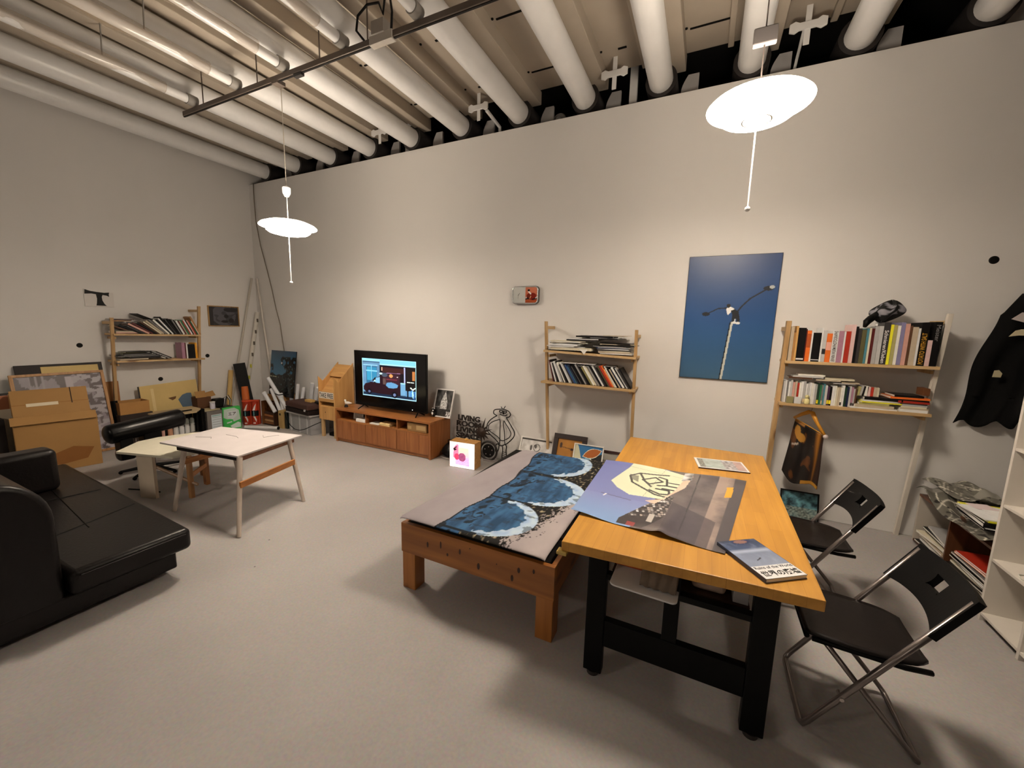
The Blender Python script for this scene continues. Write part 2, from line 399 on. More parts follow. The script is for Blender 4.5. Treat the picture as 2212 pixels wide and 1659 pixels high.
# lighting track
TM = mat('#6a5d50', 0.45, 0.2)
t = thing('lighting_track', 'long thin grey-brown lighting track hanging below the white pipes', 'track', (-2.2, 2.62, 3.88))
mb = MB(); mb.box(-5.27, 1.6, 2.60, 2.635, 3.885, 3.93); P('rail', mb, TM, t, bevel=0.003)
mb = MB(); mb.box(-5.28, 1.6, 2.61, 2.625, 3.880, 3.8848); P('slot', mb, mat('#1a1613', 0.6), t)
for x in (-4.9, -4.0, -3.15, -2.6, -2.1, -1.65, -0.7, 0.6):
    P('hanger_rod', MB().tube([(x, 2.618, 3.93), (x, 2.618, 4.42)], 0.006, 6), TM, t)
P('junction_box', MB().box(-2.53, -2.40, 2.58, 2.66, 3.93, 4.03), mat('#9b9182', 0.5), t, bevel=0.006)
P('joiner', MB().box(-2.56, -2.33, 2.59, 2.645, 3.872, 3.935), mat('#b5ab9a', 0.5), t, bevel=0.003)
P('black_cable', MB().tube([(-2.62,2.60,3.93),(-2.70,2.60,4.02),(-2.68,2.60,4.12),(-2.58,2.60,4.17),(-2.46,2.60,4.15),(-2.42,2.60,4.06),(-2.40,2.60,4.16),(-2.35,2.60,4.17),(-2.33,2.60,4.05),(-2.34,2.60,3.94)],0.009,8), mat('#14110f',0.5), t, smooth='all')
P('socket', MB().box(-3.47,-3.37,2.60,2.635,3.86,3.884), mat('#2a2420',0.5), t, label='dark track adapter')
# cable in the left corner
pts = [(-7.03,4.425,3.99),(-7.05,4.425,3.7),(-7.02,4.425,3.37),(-6.93,4.425,2.98),(-6.82,4.425,2.60),(-6.72,4.425,2.25),(-6.62,4.425,1.92),(-6.54,4.425,1.67),(-6.52,4.425,1.40),(-6.49,4.425,1.25),(-6.43,4.425,0.9),(-6.38,4.425,0.7),(-6.33,4.42,0.5),(-6.30,4.40,0.02)]
tag(P('wall_cable', MB().tube([(a+0.012*math.sin(i*1.7), b, c) for i,(a,b,c) in enumerate(pts)], 0.007, 8), mat('#7a6d5c',0.6), smooth='all'), 'thin grey cable hanging down the white wall beside the left corner', 'cable')
# black hole plugs
for M_, lab in ((onleft(XL,2.16,1.35), 'black round hole in the left wall, between the T panel and the boards'), (onleft(XL,3.60,1.14), 'black round hole in the left wall, right of the left wall shelf'),
               (onleft(XL,2.96,0.83), 'black round hole in the left wall, below the left wall shelf'), (onback(1.95,D,2.32), 'black round hole high on the long wall at the far right')):
    r = 0.027 if '2.16' in lab else 0.03
    tag(P('hole_plug', MB(M_).lathe([(0,0.004),(0.024,0.004),(0.026,0.0015),(0.03,0.0)],20), mat('#050403',0.6), smooth=True), lab, 'hole plug', 'black wall holes')
# ---------------------------------------------------------------- pendant lamps
def pendant(x, y, z, lab, plugz, zc, plugmat, strength):
    t = thing('pendant_lamp', lab, 'lamp', (x, y, z-0.6), 'glowing pendant lamps')
    M = T(Vector((x, y, z)))
    G = glow('#ffedd6', strength)
    mb = MB(M).lathe([(0.03,0.055),(0.10,0.050),(0.18,0.035),(0.235,0.012),(0.252,-0.004),(0.250,-0.008)], 48); mb.cur = 1
    mb.lathe([(0.250,-0.008),(0.234,0.006),(0.18,0.028),(0.10,0.042),(0.03,0.047)], 48)
    P('upper_shade', mb, [glow('#ffedd6', strength*0.42), glow('#ffedd6', strength*0.6)], t, smooth=True)
    P('lower_shade', MB(M).lathe([(0.06,-0.004),(0.14,-0.012),(0.185,-0.028),(0.192,-0.045),(0.17,-0.062),(0.12,-0.074),(0.07,-0.078),(0.07,-0.074),(0.12,-0.069),(0.165,-0.057),(0.18,-0.042),(0.14,-0.018),(0.06,-0.008)], 48), G, t, smooth=True)
    P('inner_ring', MB(M).lathe([(0.066,-0.080),(0.074,-0.080),(0.076,-0.072),(0.066,-0.072),(0.066,-0.080)], 32), mat('#d8cdb8',0.4), t, smooth=True)
    P('bulb', MB(M).lathe([(0,0.028),(0.10,0.024),(0.125,0.012),(0.125,-0.006),(0.10,-0.010),(0,-0.012)],24), glow('#ffedd6', strength*1.6), t, smooth=True)
    for a in (0.3, 2.4, 4.5):
        P('strut', MB(M @ RZ(a)).tube([(0.185,0,-0.035),(0.20,0,0.022)],0.003,6), mat('#b8ad98',0.4,0.5), t)
    P('track_adapter', MB().box(x-0.04,x+0.04,2.595,y+0.02,3.865,3.90), mat('#6a5d50',0.5), t, bevel=0.003)
    st = P('stem', MB(M).tube([(0,0,0.04),(0,0,zc-z)],0.0035,8), mat('#c9bda8' if plugmat is PIPE else '#5a5048',0.5), t)
    P('cord_plug', MB(T(Vector((x,y,plugz)))).lathe([(0,-0.055),(0.018,-0.05),(0.034,-0.02),(0.036,0.03),(0.012,0.045),(0,0.05)],20) if plugmat is PIPE else MB(T(Vector((x,y,plugz)))).box(-0.055,0.055,-0.02,0.02,-0.04,0.04), plugmat, st, smooth=plugmat is PIPE, bevel=0 if plugmat is PIPE else 0.006)
    pc = P('pull_cord', MB(M).tube([(0,0,-0.08),(0,0,-0.52)],0.0035,8), glow('#fff0d8',0.6) if False else mat('#f2e8d2',0.4), t)
    P('pull_bead', MB(M).ball((0,0,-0.53),0.014,12), mat('#f2e8d2',0.3), pc, smooth=True)
    return t
E1 = 84.0*LAMP_W
pendant(-3.728, 2.661, 2.63, 'glowing two-tier pendant lamp hanging in front of the left corner', 2.955, 3.885, PIPE, E1)
pendant(0.153, 2.646, 2.93, 'glowing two-tier pendant lamp hanging above the long wooden table', 3.26, 3.885, mat('#57504a',0.6), E1)
# ================================================================ long table
BEECH = wood('#c8933f', '#b58235', axis=1, scale=0.5, rough=0.4, plank=0.055, knots=False)
BLK = mat('#050505', 0.5, spec=0.3)
t = thing('work_table', 'long beech-topped table on black trestle legs at the right', 'table', (0, 2.7, 0))
top = [(-0.53,1.69),(0.50,1.76),(0.515,3.73),(-0.55,3.77)]
P('table_top', MB().prism(top, 0.672, 0.72), BEECH, t, bevel=0.004)
P('corner_clip', MB().box(-0.55,-0.50,1.675,1.72,0.655,0.672), mat('#b89a50',0.4), t, bevel=0.004, label='pale clip under the near left corner')
for y0 in (1.775, 3.55):
    P('leg', MB().box(-0.415,-0.325,y0,y0+0.05,0.02,0.672), BLK, t, bevel=0.004)
    P('leg', MB().box(0.275,0.365,y0,y0+0.05,0.02,0.672), BLK, t, bevel=0.004)
    for x in (-0.37, 0.32):
        P('foot', MB().cyl((x,y0+0.025,0),(x,y0+0.025,0.02),0.03,n=16), mat('#57504a',0.3,0.8), t, smooth=True)
    P('lower_rail', MB().box(-0.325,0.275,y0+0.005,y0+0.045,0.175,0.315), BLK, t, bevel=0.003)
    P('upper_rail', MB().box(-0.325,0.275,y0+0.005,y0+0.045,0.53,0.56), BLK, t, bevel=0.003)
    P('centre_post', MB().box(-0.065,-0.002,y0+0.007,y0+0.043,0.315,0.672), BLK, t, bevel=0.003)
P('under_shelf', MB().box(-0.31,0.27,1.83,3.54,0.545,0.56), wood('#3a2215','#28170e',axis=1), t)
P('stretcher', MB().box(-0.05,0.0,1.83,3.54,0.20,0.28), BLK, t, bevel=0.003)
# things stored under the top
def rrect(w_, h_, r, n=5):
    pts = []
    for cx_, cy_, a0 in ((w_-r, r, -pi/2), (w_-r, h_-r, 0), (r, h_-r, pi/2), (r, r, pi)):
        for k in range(n+1):
            a = a0+pi/2*k/n; pts.append((cx_+r*math.cos(a), cy_+r*math.sin(a)))
    return pts
tag(P('white_board', MB(T(Vector((-0.30,1.70,0.563))) @ RZ(-0.03) @ RX(0.02)).prism(rrect(0.29,0.42,0.025),0,0.008), mat('#cfc8bd',0.4), bevel=0.002), 'thin white board with rounded corners sticking out under the table top', 'board')
tag(P('orange_folder', MB(T(Vector((-0.30,1.86,0.576)))).box(0,0.14,0,0.25,0,0.03), mat('#b04a1c',0.5), bevel=0.003), 'orange-red flat folder on the white board under the table', 'folder')
mb = MB(T(Vector((-0.17,1.74,0.578))))
mb.grid(30,8,lambda u,v:(u*0.15+0.006*math.sin(v*9), v*0.30, 0.004+0.075*(0.55+0.45*math.sin(pi*min(1,v*1.2+0.1)))*(0.85+0.1*math.sin(u*20)) if v>0.02 else 0.002+0.004*math.sin(u*26)))
tag(P('folded_cloth', mb, mat('#7b6a58',0.95,var=0.3,scale=30), solid=0.012, smooth='all'), 'grey-brown woollen cloth hanging over the white board under the table', 'cloth')
mb = MB(T(Vector((0.04,1.86,0.561)))); mb.box(0,0.14,0,0.25,0,0.075)
o = P('plastic_bag', mb, mat('#a88f7a',0.25,var=0.3,scale=25,bump=0.8), bevel=0.02, seg=3, smooth='all')
tag(o, 'crumpled see-through plastic bag lying on the shelf under the table', 'bag')
tag(P('paper_slab', MB(T(Vector((0.205,1.84,0.561)))).box(0,0.06,0,0.4,0,0.10), mat('#8f8880',0.5), bevel=0.003), 'grey-white slab standing next to the plastic bag under the table', 'panel')
# big curled print on the table
def print_fn(u, v):
    # u left to right, v near to far; the picture lies on its side
    c = mixc('#8388aa', '#7478a0', v) if v > 0.35 else mixc('#86a0bd', '#8388aa', (v)/0.35)
    bound = 0.43 + 0.10*math.sin(v*3.0) if v < 0.42 else 0.5
    if u > bound-0.02+0.03*nz(u,v,9):
        g = fbm(u, v, 6, 2.0); c = mixc('#5d5350', '#7a6f66', g*1.4-0.2)
        if u > 0.83: c = mixc('#a08c7c', '#6a5f58', max(0,min(1,(u-0.86)*9+fbm(u,v,9,1)-0.5)))
        if u > 0.93: c = CH('#5b534f')
        if 0.6 < u < 0.9 and v < 0.42-0.5*(u-0.65): c = mixc(c, '#4f4748', 0.75)
        if abs(u-0.72+0.02*v) < 0.004: c = CH('#4a4341')
    # cars
    if 0.33 < u < 0.60 and 0.02 < v < 0.52 and abs(u-(0.36+0.25*v/0.5+0.03)) < 0.10:
        ci = int((u*0.9+v*0.35)*52); cj = int((v-u*0.35)*38); hsh = (ci*7349 ^ cj*9151 ^ (ci*cj*31)) % 97
        fu = (u*0.9+v*0.35)*52-ci; fv = (v-u*0.35)*38-cj
        c = CH(['#3a3331','#5a524d','#e0dbd2','#4a423f','#a39a8e','#2a2524','#c9b9a6','#6f655d'][hsh % 8])
        if fu < 0.18 or fv < 0.22: c = CH('#3a3331')
        c = mixc(c, '#4a4340', nz(u,v,30,4)*0.7)
        if 0.395 < u < 0.45 and v < 0.07: c = CH('#9c4a44')
        if 0.50 < u < 0.54 and 0.12 < v < 0.22: c = CH('#b7aea0')
    # pale building side on its side
    b = [(0.17,0.49),(0.30,0.36),(0.56,0.40),(0.62,0.62),(0.60,0.93),(0.44,1.01),(0.26,1.01),(0.155,0.70)]
    if inpoly(u, v, [(0.13,0.60),(0.20,0.50),(0.31,0.42),(0.545,0.45),(0.60,0.62),(0.615,0.93),(0.42,1.01),(0.22,1.01)]): 
        c = mixc('#d9d6b4', '#cfd0ac', nz(u,v,4))
        strokes = [[(0.24,0.76),(0.28,0.64),(0.36,0.58),(0.47,0.50)],[(0.24,0.76),(0.30,0.84),(0.42,0.86),(0.50,0.88)],[(0.30,0.84),(0.36,0.70),(0.42,0.62)],[(0.34,0.72),(0.42,0.80),(0.48,0.74),(0.40,0.66),(0.34,0.72)],
            [(0.44,0.82),(0.50,0.80),(0.52,0.68),(0.46,0.66)],[(0.42,0.56),(0.50,0.52),(0.56,0.54),(0.55,0.60),(0.46,0.60)],[(0.50,0.62),(0.575,0.62)],[(0.51,0.68),(0.585,0.68)],[(0.52,0.74),(0.59,0.74)],[(0.47,0.50),(0.55,0.49)]]
        for s in strokes:
            if any(segd(u, v*0.8, (s[i][0], s[i][1]*0.8), (s[i+1][0], s[i+1][1]*0.8)) < 0.008 for i in range(len(s)-1)): c = CH('#4a4640')
        if inpoly(u, v, [(0.23,0.79),(0.26,0.70),(0.32,0.66),(0.30,0.78)]): c = mixc(c, '#5b564e', 0.7)
        if abs(u-0.36-0.1*v) < 0.002 or abs(v-0.93+0.2*(u-0.3)) < 0.002: c = mixc(c, '#8f8b72', 0.6)
    if inpoly(u, v, [(0.43,0.38),(0.50,0.36),(0.64,0.70),(0.66,0.94),(0.62,0.93),(0.585,0.62),(0.53,0.45)]): c = mixc('#e0c9b3', '#d6a783', nz(u,v,7,4))
    if inpoly(u, v, [(0.60,0.82),(0.66,0.86),(0.655,1.0),(0.60,0.98)]): c = mixc('#e8e0d8', '#3b3433', nz(u,v,24,8)*1.6-0.4)
    if inpoly(u, v, [(0.90,0.66),(0.94,0.68),(0.935,0.86),(0.895,0.84)]): c = CH('#f2a23a')
    if segd(u, v, (0.12,0.36), (0.34,0.34)) < 0.004: c = CH('#5e5c74')
    if segd(u, v, (0.145,0.33), (0.155,0.36)) < 0.006: c = CH('#e8e8f2')
    return c
# corner map of the sheet on the table: near-left, near-right, far-right, far-left
Q = [(-0.57,2.02),(0.16,1.94),(0.33,2.98),(-0.66,2.94)]
Q = [(-0.585,2.00),(0.165,1.93),(0.335,2.99),(-0.60,2.95)]
def bil(q, u, v):
    a = (1-u)*(1-v); b = u*(1-v); c = u*v; d = (1-u)*v
    return (a*q[0][0]+b*q[1][0]+c*q[2][0]+d*q[3][0], a*q[0][1]+b*q[1][1]+c*q[2][1]+d*q[3][1])
def sheet(name, q, z, nx, ny, fn, m, zfn, parent=None, solid=0.0):
    mb = MB(); mb.grid(nx, ny, lambda u, v: (*bil(q,u,v), z+zfn(u,v)))
    o = P(name, mb, m, parent, solid=solid, smooth='all')
    a = o.data.color_attributes.new('Col','FLOAT_COLOR','POINT'); cols = []
    for j in range(ny+1):
        for i in range(nx+1):
            c = fn(i/nx, j/ny); c = CH(c) if isinstance(c, str) else c; cols += [c[0],c[1],c[2],1.0]
    a.data.foreach_set('color', cols); return o
def pz(u, v):
    z = 0.002
    z += 0.014*math.exp(-((v)/0.05)**2)*(0.5+0.5*math.sin(u*11+1.0))
    z += 0.012*math.exp(-((u-0.62-0.1*v)/0.04)**2)*math.exp(-(v/0.3)**2)
    z += 0.012*math.exp(-((v-1)/0.05)**2)*(0.5+0.5*math.sin(u*9))
    return z
tag(sheet('photo_print', Q, 0.7215, 220, 240, print_fn, pictmat(0.35), pz, solid=0.0), 'large glossy photo print of a painted gable wall and parked cars on the table', 'print')
# paperback at the near right corner
def bookM(q): # frame from two corners: local x along spine side? origin near-left
    o_ = Vector((q[0][0], q[0][1], 0)); ex = Vector((q[1][0]-q[0][0], q[1][1]-q[0][1], 0))
    L = ex.length; ang = math.atan2(ex.y, ex.x); return T(Vector((o_.x, o_.y, 0))) @ RZ(ang), L
# title edge runs from (0.31,1.77) to (0.47,1.89); the spine from (0.11,2.02) to (0.31,1.77)
M0, L0 = bookM([(0.305,1.775),(0.465,1.895)])
t = thing('paperback_book', 'grey-blue paperback with large black Japanese title at the table corner', 'book', (0.28,1.95,0.72))
HB = 0.285
P('page_block', MB(M0 @ T(Vector((0,0,0.7205)))).box(0.004,L0-0.002,0.002,HB-0.003,0.0015,0.0165), mat('#e6e0d4',0.8), t)
P('cover', MB(M0 @ T(Vector((0,0,0.7205)))).box(0,L0,0,HB,0.0165,0.018).box(0,L0,0,HB,0,0.0015).box(0,0.0015,0,HB,0.0015,0.0165), mat('#2c3140',0.35), t)
def bk(u, v):
    if v < 0.30: return CH('#ddd8cd')
    y = (v-0.30)/0.70
    c = mixc('#8b919c', '#5f697c', y) if y < 0.55 else mixc('#4b5870','#323c50',(y-0.55)/0.45)
    c = mixc(c, '#c4c8cc', max(0,0.6-abs(y-0.55)*6)); c = mixc(c, '#aeb4c0', 0.5*max(0,fbm(u,v,6)-0.5))
    if ((u-0.55)/0.18)**2+((y-0.92)/0.07)**2 < 1: c = CH('#8d6a5c')
    if 1 < ((u-0.55)/0.18)**2+((y-0.92)/0.07)**2 < 2: c = CH('#2c3554')
    if segd(u, y*1.4, (0.36,0.26), (0.50,0.36)) < 0.018: c = CH('#20242e')
    return c
paint('cover_picture', M0 @ T(Vector((0.002,0.001,0.7388))), L0-0.004, HB-0.003, 50, 80, bk, pictmat(0.3), t)
INK = mat('#12100f',0.5)
text('title', '世界の廃墟', M0 @ T(Vector((0.012,0.014,0.7394))), L0-0.022, 0.036, INK, t, bold=0.01)
text('subtitle', 'Ruins of the World', M0 @ T(Vector((0.010,0.062,0.7394))), L0-0.018, 0.017, mat('#3a3c44',0.5), t)
# magazine further back
M1, L1 = bookM([(0.04,3.14),(0.375,3.195)])
t = thing('magazine', 'slim magazine with a pale frame lying at the far end of the table', 'magazine', (0.19,3.27,0.72))
P('page_block', MB(M1 @ T(Vector((0,0,0.7203)))).box(0,L1,0,0.235,0,0.009), mat('#cfc6b8',0.6), t, bevel=0.002)
P('spine', MB(M1 @ T(Vector((0,0,0.7203)))).box(-0.001,L1+0.001,-0.003,0.0,0.0,0.0085), mat('#3c1c1a',0.4), t, label='dark red spine edge')
def mg(u, v):
    if u < 0.05 or u > 0.97 or v < 0.06 or v > 0.94: return CH('#e2dbd0')
    if u < 0.16: return mixc('#2c2a26','#b9b39f', nz(u,v,30)*1.5-0.3)
    if u < 0.55: return mixc('#8d9788','#c4c8ba', fbm(u,v,7))
    if u < 0.8: return mixc('#3a2f2c','#d9cfc6', nz(u,v,16,4)*1.6-0.3)
    return mixc('#a8887c','#c9a99c', fbm(u,v,5))
paint('cover_picture', M1 @ T(Vector((0,0,0.7297))), L1, 0.235, 70, 40, mg, pictmat(0.3), t)
# ================================================================ folding chairs
def folding_chair(cx_, cy_, lab, first):
    t = thing('folding_chair', lab, 'chair', (cx_, cy_, 0), 'black folding chairs at the table')
    M = T(Vector((cx_, cy_, 0)))
    TB = mat('#857a70', 0.28, 0.85); SEAT = mat('#16110f', 0.38, var=0.15, scale=40, bump=0.05)
    h = 0.205
    # frame that carries the back: floor at -x side rising to the back
    def bent(p_floor, p_top, y):   # one leg with a rounded corner into the cross bar
        return None
    A0 = (-0.20, 0.013); A1 = (0.25, 0.760)
    def xa(z): return A0[0]+(A1[0]-A0[0])*(z-A0[1])/(A1[1]-A0[1])
    pts = [(xa(0.758), -h, 0.758), (xa(0.30), -h, 0.30), (xa(0.05), -h+0.0, 0.05), (xa(0.022), -h+0.006, 0.022), (A0[0], -h+0.03, 0.012), (A0[0], 0, 0.012), (A0[0], h-0.03, 0.012), (xa(0.022), h-0.006, 0.022), (xa(0.05), h, 0.05), (xa(0.30), h, 0.30), (xa(0.758), h, 0.758)]
    P('back_frame', MB(M).tube(pts, 0.0125, 12), TB, t, smooth='all')
    h2 = 0.185
    B0 = (0.20, 0.013); B1 = (-0.155, 0.425)
    def xb(z): return B0[0]+(B1[0]-B0[0])*(z-B0[1])/(B1[1]-B0[1])
    pts = [(B1[0], -h2, 0.425), (xb(0.2), -h2, 0.2), (xb(0.05), -h2, 0.05), (xb(0.022), -h2+0.006, 0.022), (B0[0], -h2+0.03, 0.012), (B0[0], 0, 0.012), (B0[0], h2-0.03, 0.012), (xb(0.022), h2-0.006, 0.022), (xb(0.05), h2, 0.05), (xb(0.2), h2, 0.2), (B1[0], h2, 0.425)]
    P('front_frame', MB(M).tube(pts, 0.011, 12), TB, t, smooth='all')
    for s in (-1, 1):
        P('pivot', MB(M).cyl((xa(0.21), s*0.172, 0.21), (xa(0.21), s*0.222, 0.21), 0.008), mat('#b8aca0',0.3,0.9), t)
    # seat
    mb = MB(M)
    def seat(u, v):
        x = -0.225+0.415*u; y = (v-0.5)
        wd = 0.37+0.03*math.sin(pi*min(1,u*1.2))-0.10*max(0,(u-0.78)/0.22)**2
        z = 0.442-0.008*math.cos(pi*y)*math.sin(pi*u)-0.014*u+0.006*(abs(y)*2)**3
        return (x, y*wd, z)
    mb.grid(18, 14, seat)
    P('seat', mb, SEAT, t, solid=0.012, smooth='all')
    mb = MB(M)
    for s in (-1, 1): mb.tube([(-0.2, s*0.188, 0.427), (0.10, s*0.192, 0.420), (0.19, s*0.17, 0.415)], 0.011, 8)
    mb.tube([(-0.218,-0.18,0.428),(-0.218,0.18,0.428)],0.011,8)
    P('seat_rim', mb, BLK, t, smooth='all')
    # backrest: slightly curved panel with a hand hole, wrapped round the tubes
    ax = Vector((A1[0]-A0[0], 0, A1[1]-A0[1])).normalized()
    z0_, z1_ = 0.59, 0.772
    nx_, nz_ = 22, 10; thick = 0.011
    front = []; hole = lambda i, k: 9 <= i <= 12 and 4 <= k <= 6
    def bp(i, k, off):
        v = i/nx_*2-1; zz = z0_+(z1_-z0_)*k/nz_
        bow = 0.030*(1-v*v); y = v*(h+0.016)
        drop = -0.028*(1-v*v) if k == 0 else (0.0)
        tz = zz + (-0.0)+ (1-k/nz_)*(-0.0) + (1-k/nz_)*(0.022*(1-v*v)) 
        return (xa(tz)+bow+off, y, tz-off*0.55)
    mb = MB(M); fs = []
    V = []
    for off in (-thick, thick):
        for k in range(nz_+1):
            for i in range(nx_+1): V.append(bp(i, k, off))
    n1 = (nx_+1)*(nz_+1); idx = lambda i, k, s: s*n1+k*(nx_+1)+i
    for k in range(nz_):
        for i in range(nx_):
            if hole(i, k): continue
            fs.append((idx(i,k,0), idx(i,k+1,0), idx(i+1,k+1,0), idx(i+1,k,0))); fs.append((idx(i,k,1), idx(i+1,k,1), idx(i+1,k+1,1), idx(i,k+1,1)))
            for (di, dk, a, b) in ((-1,0,(i,k),(i,k+1)),(1,0,(i+1,k),(i+1,k+1)),(0,-1,(i,k),(i+1,k)),(0,1,(i,k+1),(i+1,k+1))):
                ni, nk = i+di, k+dk
                if ni < 0 or nk < 0 or ni >= nx_ or nk >= nz_ or hole(ni, nk):
                    fs.append((idx(*a,0), idx(*b,0), idx(*b,1), idx(*a,1)))
    mb.add(V, fs)
    P('backrest', mb, BLK, t, bevel=0.003)
    return t
folding_chair(0.725, 2.14, 'black folding chair with steel tube frame nearest the camera', True)
folding_chair(0.725, 3.04, 'black folding chair beyond the nearest one, by the small sea painting', False)
# ================================================================ daybed
PINE = wood('#a5682a', '#83501d', axis=0, scale=0.45, rough=0.38)
PINEY = wood('#a5682a', '#83501d', axis=1, scale=0.45, rough=0.38)
PINEZ = wood('#b07434', '#935a26', axis=2, scale=0.45, rough=0.38)
t = thing('daybed', 'low pine daybed frame on square legs beside the long table', 'bed', (-1.14, 2.8, 0))
bx0, bx1, by0, by1 = -1.665, -0.615, 1.865, 3.60
er = MB().box(bx0, bx1, by0, by0+0.028, 0.255, 0.452); er.cur = 1
for kx, kz, ka, kb in ((0.21,0.10,0.012,0.026),(0.31,0.125,0.010,0.032),(0.36,0.075,0.012,0.014),(0.45,0.12,0.012,0.024),(0.58,0.065,0.016,0.028),(0.70,0.115,0.006,0.006),(0.84,0.12,0.016,0.022),(0.80,0.06,0.016,0.026),(0.93,0.14,0.012,0.018),(0.52,0.16,0.006,0.006)):
    er.M = T(Vector((bx0+kx, by0-0.0002, 0.255+kz))) @ RX(pi/2); er.prism([(ka*0.55*math.cos(2*pi*q/14), kb*0.75*math.sin(2*pi*q/14)) for q in range(14)], 0, 0.0006)
P('end_rail', er, [PINE, mat('#3a1c0c', 0.5)], t)
P('end_rail', MB().box(bx0, bx1, by1-0.028, by1, 0.255, 0.452), PINE, t, bevel=0.003)
P('side_rail', MB().box(bx0, bx0+0.028, by0+0.029, by1-0.029, 0.255, 0.452), PINEY, t, bevel=0.003)
P('side_rail', MB().box(bx1-0.028, bx1, by0+0.029, by1-0.029, 0.255, 0.452), PINEY, t, bevel=0.003)
for x in (bx0+0.004, bx1-0.104):
    for y in (by0+0.004, by1-0.104):
        P('leg', MB().box(x, x+0.10, y+(0.0), y+0.10, 0, 0.256), PINEZ, t, bevel=0.004)
P('slat_base', MB().box(bx0+0.03, bx1-0.03, by0+0.03, by1-0.03, 0.34, 0.36), PINE, t)
# mattress and printed blanket
mb = MB(); mb.box(bx0+0.035, bx1-0.04, by0+0.04, by1-0.04, 0.362, 0.4515).box(bx0+0.002, bx1-0.05, 2.15, by1-0.001, 0.4532, 0.464)
tag(P('mattress', mb, mat('#17130f',0.8), bevel=0.015), 'thin black mattress inside the pine daybed', 'mattress')
def mount(u, v):
    n = fbm(u, v, 5, 3.1); n2 = fbm(u*2, v, 9, 7.7)
    c = mixc('#a39893', '#978c88', n)                      # woven lilac grey
    left = 0.27+0.10*math.sin(pi*min(1,v*1.05))-0.08*v+0.010*math.sin(v*27)
    lobes = [(0.40,0.165,0.42,0.155),(0.52,0.475,0.46,0.165),(0.48,0.835,0.37,0.19)]
    if u < left: return c
    best = None
    for (cx_, cy_, rx_, ry_) in lobes:
        x, y = (u-cx_)/rx_, (v-cy_)/ry_
        rr = math.sqrt((x*x if x > 0 else 0)**1.3+y*y)
        if rr < 1 and (best is None or rr < best[0]): best = (rr, x, y)
    if best or u < 0.44:
        c = mixc('#3f6684', '#1f3f58', n2*1.6-0.3)
        if best:
            rr, x, y = best
            rim = 1.02-0.22*max(0,x)-0.20*nz(u,v,34)
            if x > 0.25 and rr > rim: c = mixc('#c9d2da', '#8ea6bf', nz(u,v,25))
            elif x > 0.0 and rr > 0.965: c = CH('#b9c6d2')
            # dark valley between lobes and ridge lines running across
            if rr > 0.93 and x < 0.35: c = CH('#121a22')
            rd = abs(y-0.15-0.35*math.sin(u*9+v*5)-0.5*(n2-0.5))
            if x < 0.15 and rd < 0.055: c = mixc(c, '#121a24', 0.85)
            if x > -0.2 and nz(u*0.6,v*2.2,22,2) > 0.66: c = mixc(c, '#2a3644', 0.6)
        if u < left+0.17 and nz(u*1.6+v*0.6, v*2.6-u, 11, 4) > 0.60: c = mixc(c, '#0d1319', 0.9)
        if u < left+0.012: c = CH('#0d0f12')
        return c
    rock = nz(u, v, 52, 5); rock2 = nz(u, v, 24, 8)
    dark = 0
    if v < 0.07: dark = 1.5-(u-0.45)*2.6
    elif v < 0.42: dark = 1.55-(u-0.62)*3.6+1.2*(v-0.2)
    else: dark = 1.6-max(0,(u-0.82))*5.0*(0.9-0.5*v)
    if 0.35*rock2+0.25*rock+0.4*nz(u, v*1.7, 95, 3) < dark*0.68: c = mixc('#0b0907', '#a39474', (rock-0.60)*5)
    else: c = mixc('#aea197', '#9d918b', n)
    return c
def blz(u, v):
    ex = min(u, 1-u); ey = min(v, 1-v)
    z = 0.024
    z -= 0.011*math.exp(-ex/0.018)+0.011*math.exp(-ey/0.010)
    z += 0.012*(1-u)*(1-v)+0.006*math.sin(v*3)
    return z
Qb = [(-1.665,1.855),(-0.675,1.870),(-0.665,3.60),(-1.56,3.56)]
tag(sheet('blanket', Qb, 0.4695, 180, 260, mount, pictmat(0.95), blz, solid=0.004), 'woven blanket with blue mountain pattern spread over the daybed', 'blanket')
# ================================================================ black sofa with chaise
LEA = mat('#14100e', 0.36, var=0.25, scale=60, bump=0.12)
t = thing('leather_sofa', 'black leather chaise sofa at the left edge of the photo', 'sofa', (-4.1, 0.85, 0))
P('base', MB().prism([(-5.4,0.46),(-3.085,0.46),(-3.085,1.26),(-5.4,1.38)], 0.05, 0.165), LEA, t, bevel=0.012, seg=3)
P('chaise_cushion', MB().prism([(-5.45,0.755),(-3.035,0.755),(-3.035,1.335),(-5.45,1.445)], 0.168, 0.315), LEA, t, bevel=0.035, seg=5, smooth=True)
for a, b in (((-3.62,0.77),(-3.80,1.325)),((-4.42,0.98),(-4.36,1.325)),((-3.62,1.02),(-4.9,1.16))):
    P('seam', MB().tube([(a[0],a[1],0.3165),(b[0],b[1],0.3165)],0.0035,6), mat('#060504',0.5), t)
P('piping', MB().tube([(-3.032,0.80,0.285),(-3.032,1.30,0.285)],0.004,6).tube([(-3.08,1.337,0.285),(-5.42,1.445,0.285)],0.004,6), LEA, t)
# high back running along the near side
mb = MB(T(Vector((-3.09,0,0))) @ RY(-pi/2))
prof = [(0.05,0.28),(0.05,0.75)]+[(0.70+0.17*math.sin(a*pi/16)*1.0, 0.50+0.25*math.cos(a*pi/16)) for a in range(0,17)]
